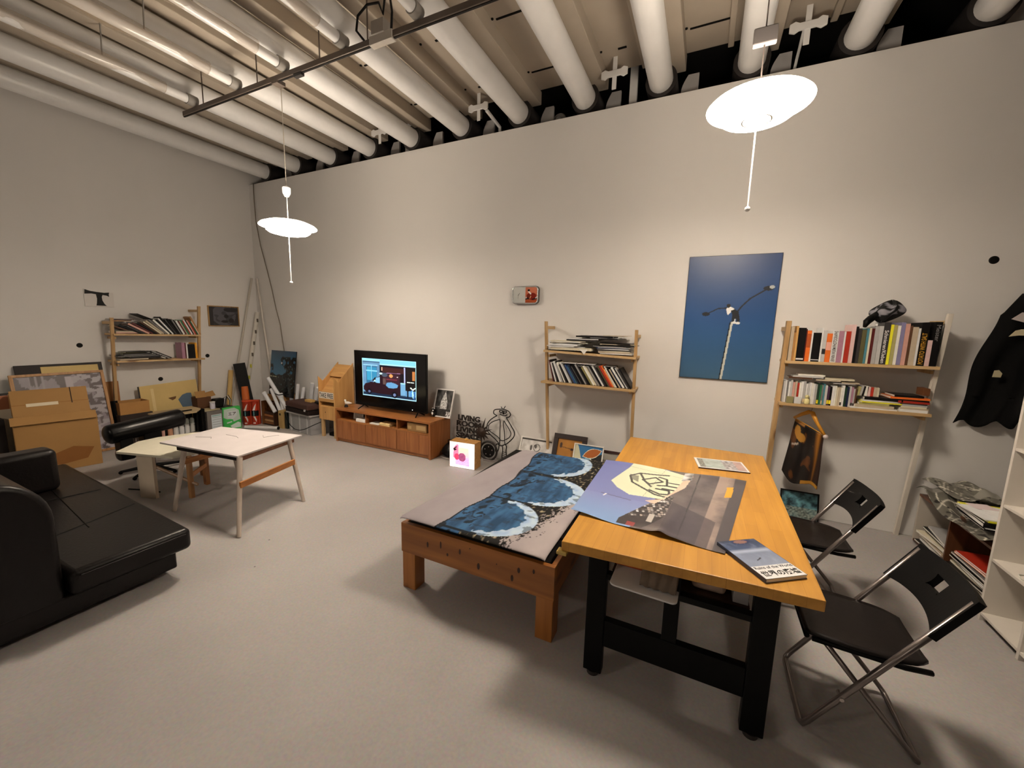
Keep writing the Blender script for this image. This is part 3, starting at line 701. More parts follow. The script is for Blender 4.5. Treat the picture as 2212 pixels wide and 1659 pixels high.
# polygon in local (x=height, y=depth)
poly = [(0.05,0.05),(0.05,0.75),(0.60,0.752)]+[(0.62+0.26*math.sin(pi/2*k/8), 0.752-0.22*(1-math.cos(pi/2*k/8))) for k in range(9)]+[(0.88,0.25),(0.84,0.08),(0.75,0.05)]
mb.prism(poly, 0.0, 2.35)
P('backrest', mb, LEA, t, bevel=0.03, seg=4, smooth=True)
P('arm_cushion', MB().box(-4.84, -4.64, 0.76, 1.19, 0.312, 0.655), LEA, t, bevel=0.045, seg=5, smooth=True)
for x, y in ((-3.25,0.55),(-3.25,1.15),(-5.3,0.6),(-5.3,1.3)):
    P('foot', MB().box(x-0.04,x+0.04,y-0.04,y+0.04,0,0.052), BLK, t)
# ================================================================ low tables
WHT = mat('#d9d0c8', 0.55, var=0.08, scale=12); LEGW = wood('#c8a883','#a98560',axis=2,scale=0.6,knots=False)
t = thing('low_table', 'low white rectangular table with splayed legs in front of the cartons', 'table', (-3.95, 2.15, 0))
ct = [(-4.43,1.77),(-3.44,1.885),(-3.57,2.575),(-4.56,2.36)]
P('table_top', MB().prism(ct, 0.575, 0.59), mat('#bfb4aa', 0.5, var=0.10, scale=7), t, bevel=0.002)
mb = MB()
def apron(mb, a, b, z0, z1, th=0.018):
    a = Vector(a); b = Vector(b); d = (b-a).normalized(); n = Vector((-d.y, d.x))*th/2
    q = [tuple(a+n), tuple(a-n), tuple(b-n), tuple(b+n)]
    mb.prism([(p[0],p[1]) for p in q], z0, z1); return mb
APR = wood('#7a4c2a','#5c3518',axis=0,knots=False)
ins = [(-4.26,1.83),(-3.475,1.925),(-3.60,2.50),(-4.42,2.31)]
for i in range(4):
    P('apron', apron(MB(), ins[i], ins[(i+1)%4], 0.53, 0.574), APR if i in (1,2) else mat('#15110e',0.5), t)
feet = [(-4.17,1.72),(-3.215,1.725),(-3.355,2.40),(-4.19,2.32)]
tops = [(-4.20,1.86),(-3.44,1.90),(-3.58,2.44),(-4.28,2.28)]
for (fx, fy), (tx, ty) in zip(feet, tops):
    P('leg', MB().tube([(fx,fy,0),(fx*0.5+tx*0.5,fy*0.5+ty*0.5,0.28),(tx,ty,0.572)], [0.016,0.019,0.022], 10), mat('#b9a894',0.45,var=0.15) , t, smooth=True)
P('side_stretcher', apron(MB(), (-3.335,1.83), (-3.475,2.41), 0.35, 0.40), wood('#b87a3a','#9b6029',axis=1,knots=False), t)
P('side_stretcher', apron(MB(), (-4.19,1.82), (-4.23,2.28), 0.40, 0.45), wood('#b87a3a','#9b6029',axis=1,knots=False), t)
# scribbles on the top
for pts in ([(-4.35,2.02),(-4.22,2.09),(-4.17,2.06)],[(-4.2,2.21),(-4.05,2.22),(-3.98,2.2)],[(-3.87,2.37),(-3.80,2.33),(-3.77,2.42),(-3.74,2.45)]):
    P('pencil_mark', MB().tube([(a,b,0.5905) for a,b in pts],0.0016,5), mat('#3a332e',0.7), t)
t = thing('low_trapezoid_table', 'low cream irregular table behind the white rectangular one', 'table', (-4.7, 2.1, 0))
p2 = [(-4.97,1.645),(-4.36,1.82),(-4.315,2.05),(-4.34,2.50),(-4.60,2.66),(-4.93,2.56),(-5.12,2.36),(-5.22,2.08),(-5.20,1.90)]
P('table_top', MB().prism(p2, 0.425, 0.448), mat('#cfc5aa', 0.5, var=0.06), t, bevel=0.003)
P('wide_leg', MB(T(Vector((-4.70,1.76,0))) @ RZ(0.28)).box(-0.09,0.09,-0.015,0.015,0,0.425), mat('#c9b79c',0.5), t, bevel=0.002)
P('leg', MB().box(-4.375,-4.335,1.93,1.965,0,0.425), wood('#b98a58','#9d7044',axis=2,knots=False), t)
P('leg', MB().box(-4.62,-4.565,2.18,2.215,0,0.425), wood('#a56f3c','#8a5529',axis=2,knots=False), t)
P('leg', MB().box(-4.93,-4.88,2.30,2.34,0,0.425), wood('#a56f3c','#8a5529',axis=2,knots=False), t)
P('stretcher', MB().tube([(-4.68,1.78,0.33),(-4.30,1.98,0.13)],0.014,6), wood('#a98560','#8a6a48',axis=0,knots=False), t)
P('stretcher', apron(MB(), (-4.58,2.20), (-4.36,1.96), 0.20, 0.24), wood('#b87a3a','#9b6029',axis=1,knots=False), t)
# floor cable near them
tag(P('floor_cable', MB().tube([(-5.1,1.75,0.006),(-4.9,1.83,0.006),(-4.75,1.86,0.006)],0.006,6), BLK), 'short black cable on the floor under the cream table', 'cable')
# ================================================================ flat things on the walls
def panel(name, M, w_, h_, d_, m): 
    return MB(M).box(0, w_, 0, h_, 0, d_)
# blue poster, mounted on a board
M = onback(-0.205, D-0.001, 1.25)
t = thing('photo_poster', 'large blue framed photo of a person hanging on a street lamp', 'poster', (0.19, D-0.01, 1.25))
P('backing_board', MB(M).prism([(0,0),(0.775,0),(0.785,1.20),(0.005,1.20)],0.001,0.018), mat('#2a2522',0.5), t, bevel=0.002)
def sky(u, v): return mixc(mixc('#3f5f74','#27507a',min(1,v*2)), '#233c62', max(0,v*1.6-0.6))
person = [('p',[(0.47,0.58),(0.50,0.60),(0.55,0.585),(0.585,0.565),(0.56,0.545),(0.53,0.555),(0.50,0.53),(0.485,0.54)],CH('#e6e0d6')),
 ('p',[(0.525,0.565),(0.565,0.575),(0.61,0.56),(0.63,0.50),(0.63,0.475),(0.60,0.475),(0.595,0.50),(0.575,0.50),(0.57,0.47),(0.545,0.47),(0.545,0.53)],CH('#15171c')),
 ('e',0.495,0.603,0.022,0.016,CH('#1a1513')),('e',0.575,0.468,0.026,0.010,CH('#f0ebe2')),('e',0.615,0.465,0.024,0.010,CH('#f0ebe2'))]
pf = layers(sky, [('l',[(0.475,0.0),(0.535,0.47)],0.007,CH('#10131a')),('l',[(0.49,0.0),(0.55,0.47)],0.008,CH('#c2bfae')),
 ('l',[(0.585,0.545),(0.64,0.60),(0.72,0.66),(0.87,0.725)],0.006,CH('#141a26')),('l',[(0.47,0.585),(0.38,0.58),(0.28,0.545)],0.0045,CH('#141a26')),
 ('e',0.90,0.737,0.055,0.018,CH('#10141c')),('e',0.935,0.747,0.028,0.013,CH('#b5b3a8')),('e',0.245,0.535,0.045,0.016,CH('#10141c')),
 ('l',[(0.575,0.48),(0.585,0.545)],0.006,CH('#d9d6cc'))]+person, asp=0.65)
mb = MB(M)
Qp = [(0.004,0.006),(0.772,0.006),(0.781,1.196),(0.008,1.196)]
mb.grid(170, 260, lambda u, v: (*bil(Qp,u,v), 0.0188))
o = P('photo', mb, pictmat(0.38), t)
a = o.data.color_attributes.new('Col','FLOAT_COLOR','POINT'); cols = []
for j in range(261):
    for i in range(171):
        c = pf(i/170, j/260); cols += [c[0],c[1],c[2],1.0]
a.data.foreach_set('color', cols)
# clock
t = thing('wall_clock', 'small rounded rectangular wall clock with a red scooter picture', 'clock', (-1.965, D, 1.99))
M = onback(-2.14, D-0.001, 1.993)
P('case', MB(M).prism(rrect(0.345,0.212,0.045,6),0.0,0.045), mat('#5f5a52',0.25,0.5), t, bevel=0.006)
def ck(u, v):
    if u < 0.52: return mixc('#b5b2a6','#c2bfb2',v)
    c = mixc('#a8471f', '#c4795a', v)
    x, y = (u-0.52)/0.48, v
    if v < 0.35: c = mixc('#b1542a','#8f4220',nz(u,v,9))
    if ((x-0.62)/0.33)**2+((y-0.40)/0.24)**2 < 1: c = CH('#7c1d0d')
    if ((x-0.28)/0.17)**2+((y-0.40)/0.20)**2 < 1: c = CH('#6e2414')
    if segd(x,y,(0.45,0.58),(0.25,0.75)) < 0.05: c = CH('#ddd2c2')
    if ((x-0.28)/0.10)**2+((y-0.80)/0.07)**2 < 1: c = CH('#251612')
    if segd(x,y,(0.04,0.24),(0.25,0.28)) < 0.045 or segd(x,y,(0.6,0.22),(0.95,0.27)) < 0.035: c = CH('#1d1210')
    if segd(x,y,(0.4,0.3),(0.47,0.42)) < 0.03: c = CH('#c99a6a')
    if segd(x,y,(0.06,0.3),(0.08,0.36)) < 0.03 or segd(x,y,(0.9,0.3),(0.95,0.36)) < 0.03: c = CH('#e8e0d4')
    return c
mb = MB(M); rr_ = rrect(0.325,0.192,0.038,6)
fc = paint('face', M @ T(Vector((0.018,0.016,0.0462))), 0.309, 0.18, 90, 56, ck, pictmat(0.15, coat=0.6), t)
P('bezel', MB(M).tube([(0.010+x*0.325/0.325,0.010+y,0.0445) for x,y in rr_], 0.0075, 8, closed=True), mat('#c9c5bb',0.2,0.9), t, smooth='all')
P('hour_hand', MB(M).tube([(0.085,0.105,0.048),(0.105,0.128,0.048)],0.0018,5), BLK, fc)
P('minute_hand', MB(M).tube([(0.085,0.105,0.048),(0.083,0.062,0.048)],0.0013,5), mat('#6a665e',0.4), fc)
P('hub', MB(M).ball((0.085,0.105,0.048),0.004,8), BLK, fc)
# T panel on the left wall
t = thing('letter_panel', 'white panel with a black flared letter T on the left wall', 'sign', (XL, 2.4, 1.85))
M = onleft(XL+0.001, 2.255, 1.85)
P('board', MB(M).prism([(0,0),(0.28,0.0),(0.285,0.19),(0.24,0.185),(0.12,0.19),(0.0,0.215)],0,0.012), mat('#cfc6b8',0.6), t, bevel=0.001)
tl = [(0.005,0.155),(0.07,0.162),(0.112,0.155),(0.118,0.10),(0.112,0.045),(0.105,0.012),(0.205,0.012),(0.185,0.035),(0.168,0.08),(0.165,0.125),(0.175,0.152),(0.215,0.145),(0.238,0.132),(0.236,0.16),(0.243,0.188),(0.19,0.180),(0.12,0.186),(0.06,0.194),(0.01,0.212)]
P('letter', MB(M).prism(tl,0.0122,0.0145), mat('#080706',0.5), t)
# small framed dark picture on the left wall
def framed(name, lab, cat, M, w_, h_, fw, d_, fm, fn, nx_, ny_, pm=None, loc=None, inset=0.4, group=None):
    t = thing(name, lab, cat, (0,0,0), group, frame=M @ T(Vector((w_/2, 0, 0))))
    mb = MB(M)
    for a in ((0,w_,0,fw),(0,w_,h_-fw,h_),(0,fw,fw,h_-fw),(w_-fw,w_,fw,h_-fw)):
        P('frame_side', MB(M).box(a[0],a[1],a[2],a[3],0,d_), fm, t, bevel=0.0015)
    P('backing', MB(M).box(fw*0.5,w_-fw*0.5,fw*0.5,h_-fw*0.5,0.001,d_*inset), mat('#3a3029',0.8), t)
    paint('picture', M @ T(Vector((fw,fw,d_*inset+0.0008))), w_-2*fw, h_-2*fw, nx_, ny_, fn, pm or pictmat(0.4), t)
    return t
def face_(u, v):
    c = CH('#2e2b2b')
    if ((u-0.5)/0.42)**2+((v-0.55)/0.55)**2 < 1: c = CH('#565354')
    if nz(u,v,4.5,2.2) > 0.62: c = CH('#3f3c3d')
    if ((u-0.58)/0.08)**2+((v-0.5)/0.10)**2 < 1 or ((u-0.52)/0.13)**2+((v-0.22)/0.07)**2 < 1 or ((u-0.75)/0.09)**2+((v-0.27)/0.13)**2 < 1: c = CH('#171515')
    if u < 0.14 or ((u-0.75)/0.25)**2+((v-0.85)/0.12)**2 < 1: c = CH('#262323')
    return c
framed('framed_print', 'dark grey print in a thin light wood frame on the left wall', 'picture', onleft(XL+0.001,3.65,1.61), 0.47, 0.33, 0.015, 0.02, wood('#b08a52','#8f6c3c',axis=1,knots=False), face_, 60, 44)
# ================================================================ shelf units and books
SH = wood('#c8a97a','#ae8d5e',axis=0,scale=0.5,rough=0.5); SHY = wood('#c8a97a','#ae8d5e',axis=1,scale=0.5,rough=0.5); SHZ = wood('#c2a070','#a58253',axis=2,scale=0.5,rough=0.5)
def unit(F, s0, s1, wall, ztop0, ztop1, shelves, depth, lab, shm, pw=0.032, pd=0.035, lean=0.26, rails=None, zfoot=0.0):
    """wall shelf whose posts lean out at the top; F maps (along, into wall, up)"""
    o_ = F @ Vector(((s0+s1)/2, wall-0.02, 0)); t = thing('wall_shelf', lab, 'shelf', (o_.x, o_.y, 0))
    for s, zt in ((s0, ztop0), (s1, ztop1)):
        pale = F is BACK and s > 1.5
        if pale: pw, pd = 0.030, 0.032
        mb = MB(F); yb = wall-pd-0.004; yt = yb-lean*zt/1.8
        mb.add([(s-pw/2,yb,0),(s+pw/2,yb,0),(s+pw/2,yb+pd,0),(s-pw/2,yb+pd,0),(s-pw/2,yt,zt),(s+pw/2,yt,zt),(s+pw/2,yt+pd,zt),(s-pw/2,yt+pd,zt)],
            [(0,3,2,1),(4,5,6,7),(0,1,5,4),(1,2,6,5),(2,3,7,6),(3,0,4,7)])
        P('post', mb, mat('#d2c6b2', 0.5) if pale else SHZ, t, bevel=0.002)
        P('top_brace', MB(F).box(s-0.011,s+0.011, yt+pd, wall-0.003, zt-0.085, zt-0.05), SHY if F is BACK else SH, t, bevel=0.002)
    for (z0, z1, e0, e1) in shelves:
        mb = MB(F); a, b = s0+e0, s1+e1
        mb.add([(a,wall-depth,z0-0.024),(b,wall-depth,z1-0.024),(b,wall-0.004,z1-0.024),(a,wall-0.004,z0-0.024),(a,wall-depth,z0),(b,wall-depth,z1),(b,wall-0.004,z1),(a,wall-0.004,z0)],
            [(0,3,2,1),(4,5,6,7),(0,1,5,4),(1,2,6,5),(2,3,7,6),(3,0,4,7)])
        P('shelf_board', mb, shm, t, bevel=0.002)
        for s in (s0+0.03, s1-0.03):
            P('bracket', MB(F).box(s-0.009, s+0.009, wall-depth+0.06, wall-0.01, min(z0,z1)-0.052, min(z0,z1)-0.0245), SHZ, t)
    return t
# ---- book helpers
CN = {'black':'#131110','white':'#d9d4c8','cream':'#cfc3a4','beige':'#b9a88c','tan':'#c59a5c','kraft':'#a87a45','grey':'#77726b','dark grey':'#35312e','silver':'#a8a39a','orange':'#d9702a',
 'red':'#a3301d','dark red':'#571917','pink':'#c48793','mauve':'#a77b86','blue':'#2d4a74','navy':'#1d2740','teal':'#4c7f83','green':'#2f6b43','dark green':'#1f3b2a','yellow':'#e3d62f','mustard':'#c99a35',
 'olive':'#5d5636','brown':'#5b3c25','purple':'#4a2e44','violet':'#837c95','salmon':'#c99a86','ivory':'#e4dcc6','khaki':'#a59a63','golden':'#d79a2a','pale pink':'#d3b3a6','light grey':'#b9b4aa'}
LAB = {}
def uniq(lab, alt):
    """make a label its own; alt lists further true details to fall back on"""
    short = lab.replace(', between ', ', by ').replace('dark grey', 'charcoal').replace('light grey', 'ash').replace('pale pink', 'blush').replace('dark red', 'maroon')
    for base in (lab, short):
        for a in ['']+alt:
            l2 = base + a
            if l2 not in LAB and len(l2.split()) <= 16: LAB[l2] = 1; return l2
    for a in ['']+alt:
        l2 = short.replace(', lowest', '').replace(' on the board', ' lowest') + a
        if l2 not in LAB and len(l2.split()) <= 16: LAB[l2] = 1; return l2
    return short if len(lab.split()) > 16 else lab
PAGE = mat('#d8d0bf', 0.85, var=0.1, scale=40)
def cm(cn, rough=0.42): return mat(CN[cn], rough, var=0.12, scale=30)
def book(M, w_, h_, d_, cn, lab, group, title=None, tcol='#e8e2d4', kind='book', soft=False, split=True, band=None, tsize=None, bold=0.0, tflip=1):
    """standing book: local x thickness 0..w, y into the shelf 0..d (spine at y=0), z up 0..h"""
    o_ = M @ Vector((w_/2, d_/2, 0))
    c = 0.0022 if w_ > 0.012 else 0.0008
    mbc = MB(M); mbc.box(0,w_,0,c,0,h_).box(0,c,c,d_,0,h_).box(w_-c,w_,c,d_,0,h_)
    if not split:
        mbc.cur = 1; mbc.box(c,w_-c,c,d_-0.004,0.002,h_-0.004)
        o = P(kind, mbc, [cm(cn), PAGE], frame=M @ T(Vector((w_/2, d_/2, 0)))); tag(o, lab, 'book' if kind == 'book' else 'magazine', group)
        return o
    t = thing(kind, lab, 'book' if kind == 'book' else 'magazine', tuple(o_), group, frame=M @ T(Vector((w_/2, d_/2, 0))))
    cvr = P('cover', mbc, cm(cn), t)
    P('page_block', MB(M).box(c,w_-c,c,d_-0.004,0.002,h_-0.004), PAGE, t)
    if band:
        P('spine_band', MB(M).box(0.0006,w_-0.0006,-0.0007,0.0,h_*band[0],h_*band[1]), mat(band[2],0.5), cvr)
    if title:
        # reads down the spine (top to bottom) or up
        sz = tsize or (0.5, 0.72); th = w_*0.62; L = h_*sz[1]
        if tflip == 1: MT = M @ T(Vector((w_*0.19, -0.0008, h_*(sz[0]-sz[1]/2)+L))) @ RX(pi/2) @ RZ(-pi/2)
        else: MT = M @ T(Vector((w_*0.81, -0.0008, h_*(sz[0]-sz[1]/2)))) @ RX(pi/2) @ RZ(pi/2)
        text('title', title, MT, L, th, mat(tcol,0.5), cvr, bold=bold)
    return t
def flat(M, w_, d_, t_, cn, lab, group, cat='magazine', name='magazine', edge=None):
    """lying magazine or book: local x 0..w, y 0..d, z 0..t"""
    o_ = M @ Vector((w_/2, d_/2, 0)); c = min(0.0018, t_*0.25)
    mb = MB(M); mb.box(0,w_,0,d_,0,c).box(0,w_,0,d_,t_-c,t_).box(0,w_,0,c,c,t_-c)
    mb.cur = 1; mb.box(c,w_-c,c,d_-c,c,t_-c)
    o = P(name, mb, [cm(cn), cm(edge) if edge else PAGE], frame=M @ T(Vector((w_/2, d_/2, 0)))); tag(o, lab, cat, group); return o
def size_word(w_, h_, tall, thick=0.028):
    return ('thick ' if w_ > thick else 'thin ' if w_ < 0.013 else 'slim ' if w_ < 0.019 else '') + ('tall ' if h_ > tall else '')
def row(F, s, yfront, z, items, where, group, split=True, lean0=0.0, tallh=0.26, kind='book', slope=0.0):
    """items: (thickness, height, colour, lean, extras)"""
    prev = 'post'; n = len(items); s0 = s
    for i, it in enumerate(items):
        w_, h_, cn = it[0], it[1], it[2]; lean = it[3] if len(it) > 3 else lean0; ex = it[4] if len(it) > 4 else {}
        nxt = items[i+1][2] if i+1 < n else 'end'
        d_ = ex.get('d', min(0.2, h_*0.72)); yo = ex.get('yo', 0)
        desc = ex.get('desc', size_word(w_, h_, tallh)+cn)
        lean_w = ' leaning' if abs(lean) > 0.12 else ''
        pw = 'the left post' if prev == 'post' else prev; nw = 'the right end' if nxt == 'end' else nxt
        lab = '%s %s%s, %s, between %s and %s' % (desc, kind, lean_w, where, pw, nw)
        fr = (i+0.5)/n
        pos = ' left part' if fr < 0.34 else ' middle' if fr < 0.67 else ' right part'
        near = items[i-2][2] if i > 1 else 'post'
        lab = uniq(lab, [pos, ' past '+near, pos+' past '+near])
        zz = z + slope*(s-s0)
        M = F @ T(Vector((s, yfront+yo, zz+0.0006)))
        if lean > 0: M = F @ T(Vector((s+w_*math.cos(lean), yfront+yo, zz+0.0006))) @ RY(lean) @ T(Vector((-w_,0,0)))
        elif lean < 0: M = M @ RY(lean)
        book(M, w_, h_, d_, cn, lab, group, split=split, **{k: v for k, v in ex.items() if k not in ('d','yo','desc')})
        s += w_/max(0.4, math.cos(lean)) + 0.0012
        prev = cn
    return s
# ---- right unit (x 0.66 to 1.64), upper board top 1.50, lower 1.135
unit(BACK, 0.645, 1.655, D, 1.83, 1.90, [(1.487,1.497,0.005,-0.010),(1.115,1.125,0.0,-0.01)], 0.29, 'pine wall shelf full of books right of the blue poster', SH, pw=0.036, pd=0.06, lean=0.235)
GT = 'books standing on the top board of the right shelf'
tr = [
 (0.022,0.295,'beige',0,{'title':None}),(0.012,0.245,'kraft',0,{}),(0.014,0.30,'tan',0,{}),
 (0.048,0.285,'black',0,{'band':(0.04,0.09,'#cfcac0'),'desc':'thick black white-footed'}),
 (0.006,0.275,'dark red'),(0.027,0.262,'orange',0,{'title':'ERWIN','tcol':'#3a1a0c','tsize':(0.62,0.40),'desc':'bright orange'}) if False else (0.027,0.262,'orange',0,{'desc':'bright orange','band':(0.45,0.9,'#a34c18')}),
 (0.010,0.265,'white'),(0.050,0.245,'black',0,{'desc':'black white-lettered','band':(0.05,0.08,'#bdb8ae')}),(0.010,0.285,'white'),
 (0.022,0.265,'light grey',0,{'band':(0.25,0.42,'#2a2626'),'desc':'pale grey'}),
 (0.032,0.240,'orange',0,{'desc':'orange-red','band':(0.42,0.70,'#dfa48c')}),
 (0.036,0.268,'white',0,{'title':'ERWIN WURM PHOTOGRAPHS','tcol':'#171412','tsize':(0.5,0.94),'bold':0.012,'tflip':-1,'desc':'white bold-lettered'}),
 (0.030,0.262,'mauve',0,{'desc':'dusty pink'}),(0.010,0.258,'white'),(0.028,0.260,'red'),(0.024,0.315,'pale pink',0,{'desc':'taller pinkish'}),
 (0.015,0.30,'black'),(0.018,0.285,'dark grey'),(0.026,0.275,'olive'),(0.014,0.285,'teal'),(0.012,0.29,'cream'),(0.016,0.285,'dark red'),(0.022,0.30,'silver'),(0.023,0.305,'light grey'),
 (0.036,0.335,'dark grey',0,{'title':'Schmieren/Kleben','tcol':'#e2dcd0','tsize':(0.42,0.78),'bold':0.01,'desc':'charcoal white-lettered'}),
 (0.016,0.318,'yellow',0,{'desc':'bright yellow'}),(0.020,0.315,'khaki'),(0.017,0.31,'ivory'),(0.022,0.335,'violet',0,{'desc':'grey-violet patterned'}),(0.024,0.325,'salmon'),(0.014,0.31,'brown'),(0.030,0.30,'beige'),
 (0.012,0.29,'white'),(0.042,0.335,'black',0,{'title':'POTATO WITH SALT','tcol':'#c9962f','tsize':(0.40,0.72),'bold':0.01,'tflip':-1,'desc':'thick gold-lettered black'}),
 (0.024,0.20,'pale pink',0,{'desc':'short pale'}),(0.036,0.34,'black',0,{'title':'Meister','tcol':'#8d8880','tsize':(0.75,0.36),'bold':0.0,'desc':'thick grey-lettered black'})]
tot = sum(x[0]+0.0012 for x in tr); k = (1.628-0.668)/tot
tr = [(x[0]*k-0.00,)+tuple(x[1:]) for x in tr]
row(BACK, 0.668, 4.165, 1.4875, tr, 'right shelf top', GT, slope=0.0102)
# ---- right unit, lower board
GL = 'small books on the lower board of the right shelf'
cl = ['light grey','white','grey','white','light grey','salmon','beige','red','ivory','white','silver','white','light grey','white','ivory','white','silver','dark green','green','grey','teal','light grey','purple','black','white','ivory','cream','beige','ivory','white','dark green','navy','light grey','mauve','silver','brown']
lo = []; r2_ = random.Random(3)
for i, c in enumerate(cl):
    hh = 0.195-0.035*i/len(cl)+r2_.uniform(-0.012,0.012)
    ex = {}
    if c in ('black','purple'): ex = {'band':(0.08,0.28,'#d9c62c')}
    elif r2_.random() < 0.4: ex = {'band':(0.05,0.22,r2_.choice(['#d9c62c','#8fa5b8','#3a3530','#cdb58f']))}
    lo.append((r2_.uniform(0.011,0.019), hh, c, 0.0, ex))
tot = sum(x[0]+0.0012 for x in lo); k = (1.175-0.665)/tot
lo = [(x[0]*k,)+tuple(x[1:]) for x in lo]
row(BACK, 0.668, 4.19, 1.116, lo, 'right shelf bottom', GL, slope=0.0099, tallh=0.3)
# lying books on the right half of the lower board
def pile(F, s, y, z, items, where, group, seed=1, cat='magazine', name='magazine', zslope=0.0):
    rr = random.Random(seed); prev = 'board'; n = len(items)
    for i, it in enumerate(items):
        w_, d_, t_, cn = it[:4]; dx = it[4] if len(it) > 4 else 0; yaw_ = it[5] if len(it) > 5 else rr.uniform(-0.10,0.10); dy = it[6] if len(it) > 6 else 0.0
        nx2 = items[i+1][3] if i+1 < n else 'top'
        lab = '%s%s %s, %s, %s%s' % ('thick ' if t_ > 0.022 else 'thin ' if t_ < 0.007 else '', cn, name, where, 'lowest, ' if i == 0 else ('topmost, ' if i == n-1 else ''), ('on %s' % prev if i else 'on the board') + ('' if i == n-1 else ' under %s' % nx2))
        lab = uniq(lab.replace(', on', ' on'), [', lower part', ', middle part', ', upper part', ', turned aside'])
        M = F @ T(Vector((s+dx, y+dy, z))) @ T(Vector((w_/2,d_/2,0))) @ RZ(yaw_) @ T(Vector((-w_/2,-d_/2,0)))
        flat(M, w_, d_, t_, cn, lab, group, cat, name, edge=it[7] if len(it) > 7 else None)
        z += t_+0.0006; prev = cn
    return z
GP = 'books lying on the lower board of the right shelf'
z = pile(BACK, 1.20, 4.165, 1.122, [(0.30,0.2,0.012,'white',-0.06,0.04),(0.25,0.19,0.022,'beige',-0.03,0.02),(0.19,0.17,0.018,'khaki',0.0,-0.02),(0.26,0.18,0.010,'yellow',0.01,0.05),(0.25,0.18,0.012,'white',0.02,0.03),(0.24,0.18,0.024,'black',0.03,-0.02)], 'left pile, right shelf', GP, cat='book', name='book')
z2 = pile(BACK, 1.455, 4.165, 1.125, [(0.17,0.2,0.022,'white',0,0.0),(0.17,0.19,0.012,'beige',0,0.02),(0.15,0.17,0.012,'cream',0.01,-0.02),(0.15,0.17,0.014,'silver',0.01,0.02),(0.16,0.18,0.008,'dark grey',0.0,0.0),(0.19,0.19,0.018,'red',-0.02,0.03),(0.19,0.19,0.010,'black',-0.02,-0.02),(0.24,0.19,0.016,'orange',-0.07,0.03),(0.18,0.17,0.016,'black',-0.05,0.06)], 'right pile, right shelf', GP, 2, cat='book', name='book')
tag(P('brown_box', MB(T(Vector((1.592,4.20,z2-0.06)))).box(0,0.04,0,0.12,0.062,0.12), mat('#6b4120',0.6), bevel=0.002), 'small brown wooden block on the right pile by the right post', 'block')
row(BACK, 1.185, 4.20, z, [(0.016,0.075,'khaki',0.12),(0.014,0.085,'silver',0.12),(0.012,0.08,'black',0.12),(0.018,0.082,'ivory',0.10),(0.020,0.078,'pale pink',0.0),(0.018,0.075,'red'),(0.020,0.076,'beige'),(0.014,0.074,'cream')], 'on the left pile', 'small books standing on the lying pile', split=False)
# books lying across the tops of the standing ones
z = 1.116+0.212
for (a, ww, dd, tt, cn, zz, yy) in ((0.70,0.16,0.11,0.014,'brown',0.0,4.22),(0.76,0.18,0.12,0.014,'light grey',0.001,4.19),(0.79,0.19,0.12,0.014,'ivory',0.017,4.18),(0.95,0.20,0.12,0.013,'cream',0.0,4.19),(0.845,0.17,0.12,0.012,'beige',-0.012,4.30)):
    pass
pile(BACK, 0.70, 4.21, 1.332, [(0.17,0.12,0.013,'brown',0.0,0.02),(0.22,0.12,0.014,'light grey',0.03,0.0),(0.19,0.12,0.014,'ivory',0.07,-0.03)], 'across the small standing books', GP, 5, cat='book', name='book')
pile(BACK, 0.93, 4.21, 1.325, [(0.17,0.12,0.012,'beige',-0.03,-0.02),(0.20,0.12,0.014,'cream',0.03,0.02)], 'across mid small books', GP, 6, cat='book', name='book')
pile(BACK, 1.04, 4.21, 1.307, [(0.15,0.11,0.008,'silver',-0.02,0.05),(0.12,0.10,0.008,'beige',0.04,-0.05)], 'across last small books', GP, 8, cat='book', name='book')
tag(P('small_tin', MB(T(Vector((0.70,4.155,1.1168)))).box(0,0.055,0,0.025,0,0.062).box(0.057,0.115,0,0.022,0,0.058), mat('#8c8459',0.4), bevel=0.003), 'two small square picture tins side by side in front of the grey books', 'tin') if False else None
for x, c, l in ((0.695,'#8c8459','small olive square tin before the books at the left post'),(0.752,'#c7c3b8','small pale square tin right of the olive tin')):
    tag(P('tin', MB(T(Vector((x,4.155,1.1168)))).box(0,0.05,0,0.022,0,0.058), mat(c,0.35), bevel=0.003), l, 'tin')
t = thing('figurine', 'small yellowish rounded figurine standing before the small books', 'figurine', (0.845,4.17,1.1172))
P('body', MB(T(Vector((0.845,4.172,1.118)))).lathe([(0,0),(0.02,0.002),(0.024,0.02),(0.018,0.042),(0.008,0.05),(0,0.05)],16), mat('#cdbf86',0.4), t, smooth=True)
P('head', MB(T(Vector((0.845,4.172,1.118)))).ball((0,0,0.064),0.017,12), mat('#cdbf86',0.4), t, smooth=True)
# crumpled bag/hat on top of the books
def bagpt(u, v):
    a = 2*pi*u; r = 0.115*(math.sin(pi*v)**0.6)*(1+0.18*math.sin(3*a+2*v)+0.08*math.sin(7*a+5*v))
    return (r*math.cos(a)*0.85+0.05*v-0.02, r*math.sin(a)*0.5, 0.0+0.165*v+0.012*math.sin(5*a))
mb = MB(T(Vector((1.30,4.24,1.835)))); mb.grid(36, 18, lambda u, v: bagpt(u, min(0.999,max(0.001,v))))
t = thing('cloth_bag', 'black and grey net cap-like bag lying on top of the books', 'bag', (1.30,4.24,1.83))
def bagcol(u, v):
    a = (u*5+0.3*math.sin(v*7)) % 1.0
    return CH('#8d8887') if (0.2 < a < 0.75 and 0.22 < v < 0.85 and nz(u,v,6) > 0.42) else CH('#0c0b0b')
o = P('body', mb, pictmat(0.8), t, smooth='all')
a = o.data.color_attributes.new('Col','FLOAT_COLOR','POINT'); cols = []
for j in range(19):
    for i in range(37): c = bagcol(i/36, j/18); cols += [c[0],c[1],c[2],1.0]
a.data.foreach_set('color', cols)
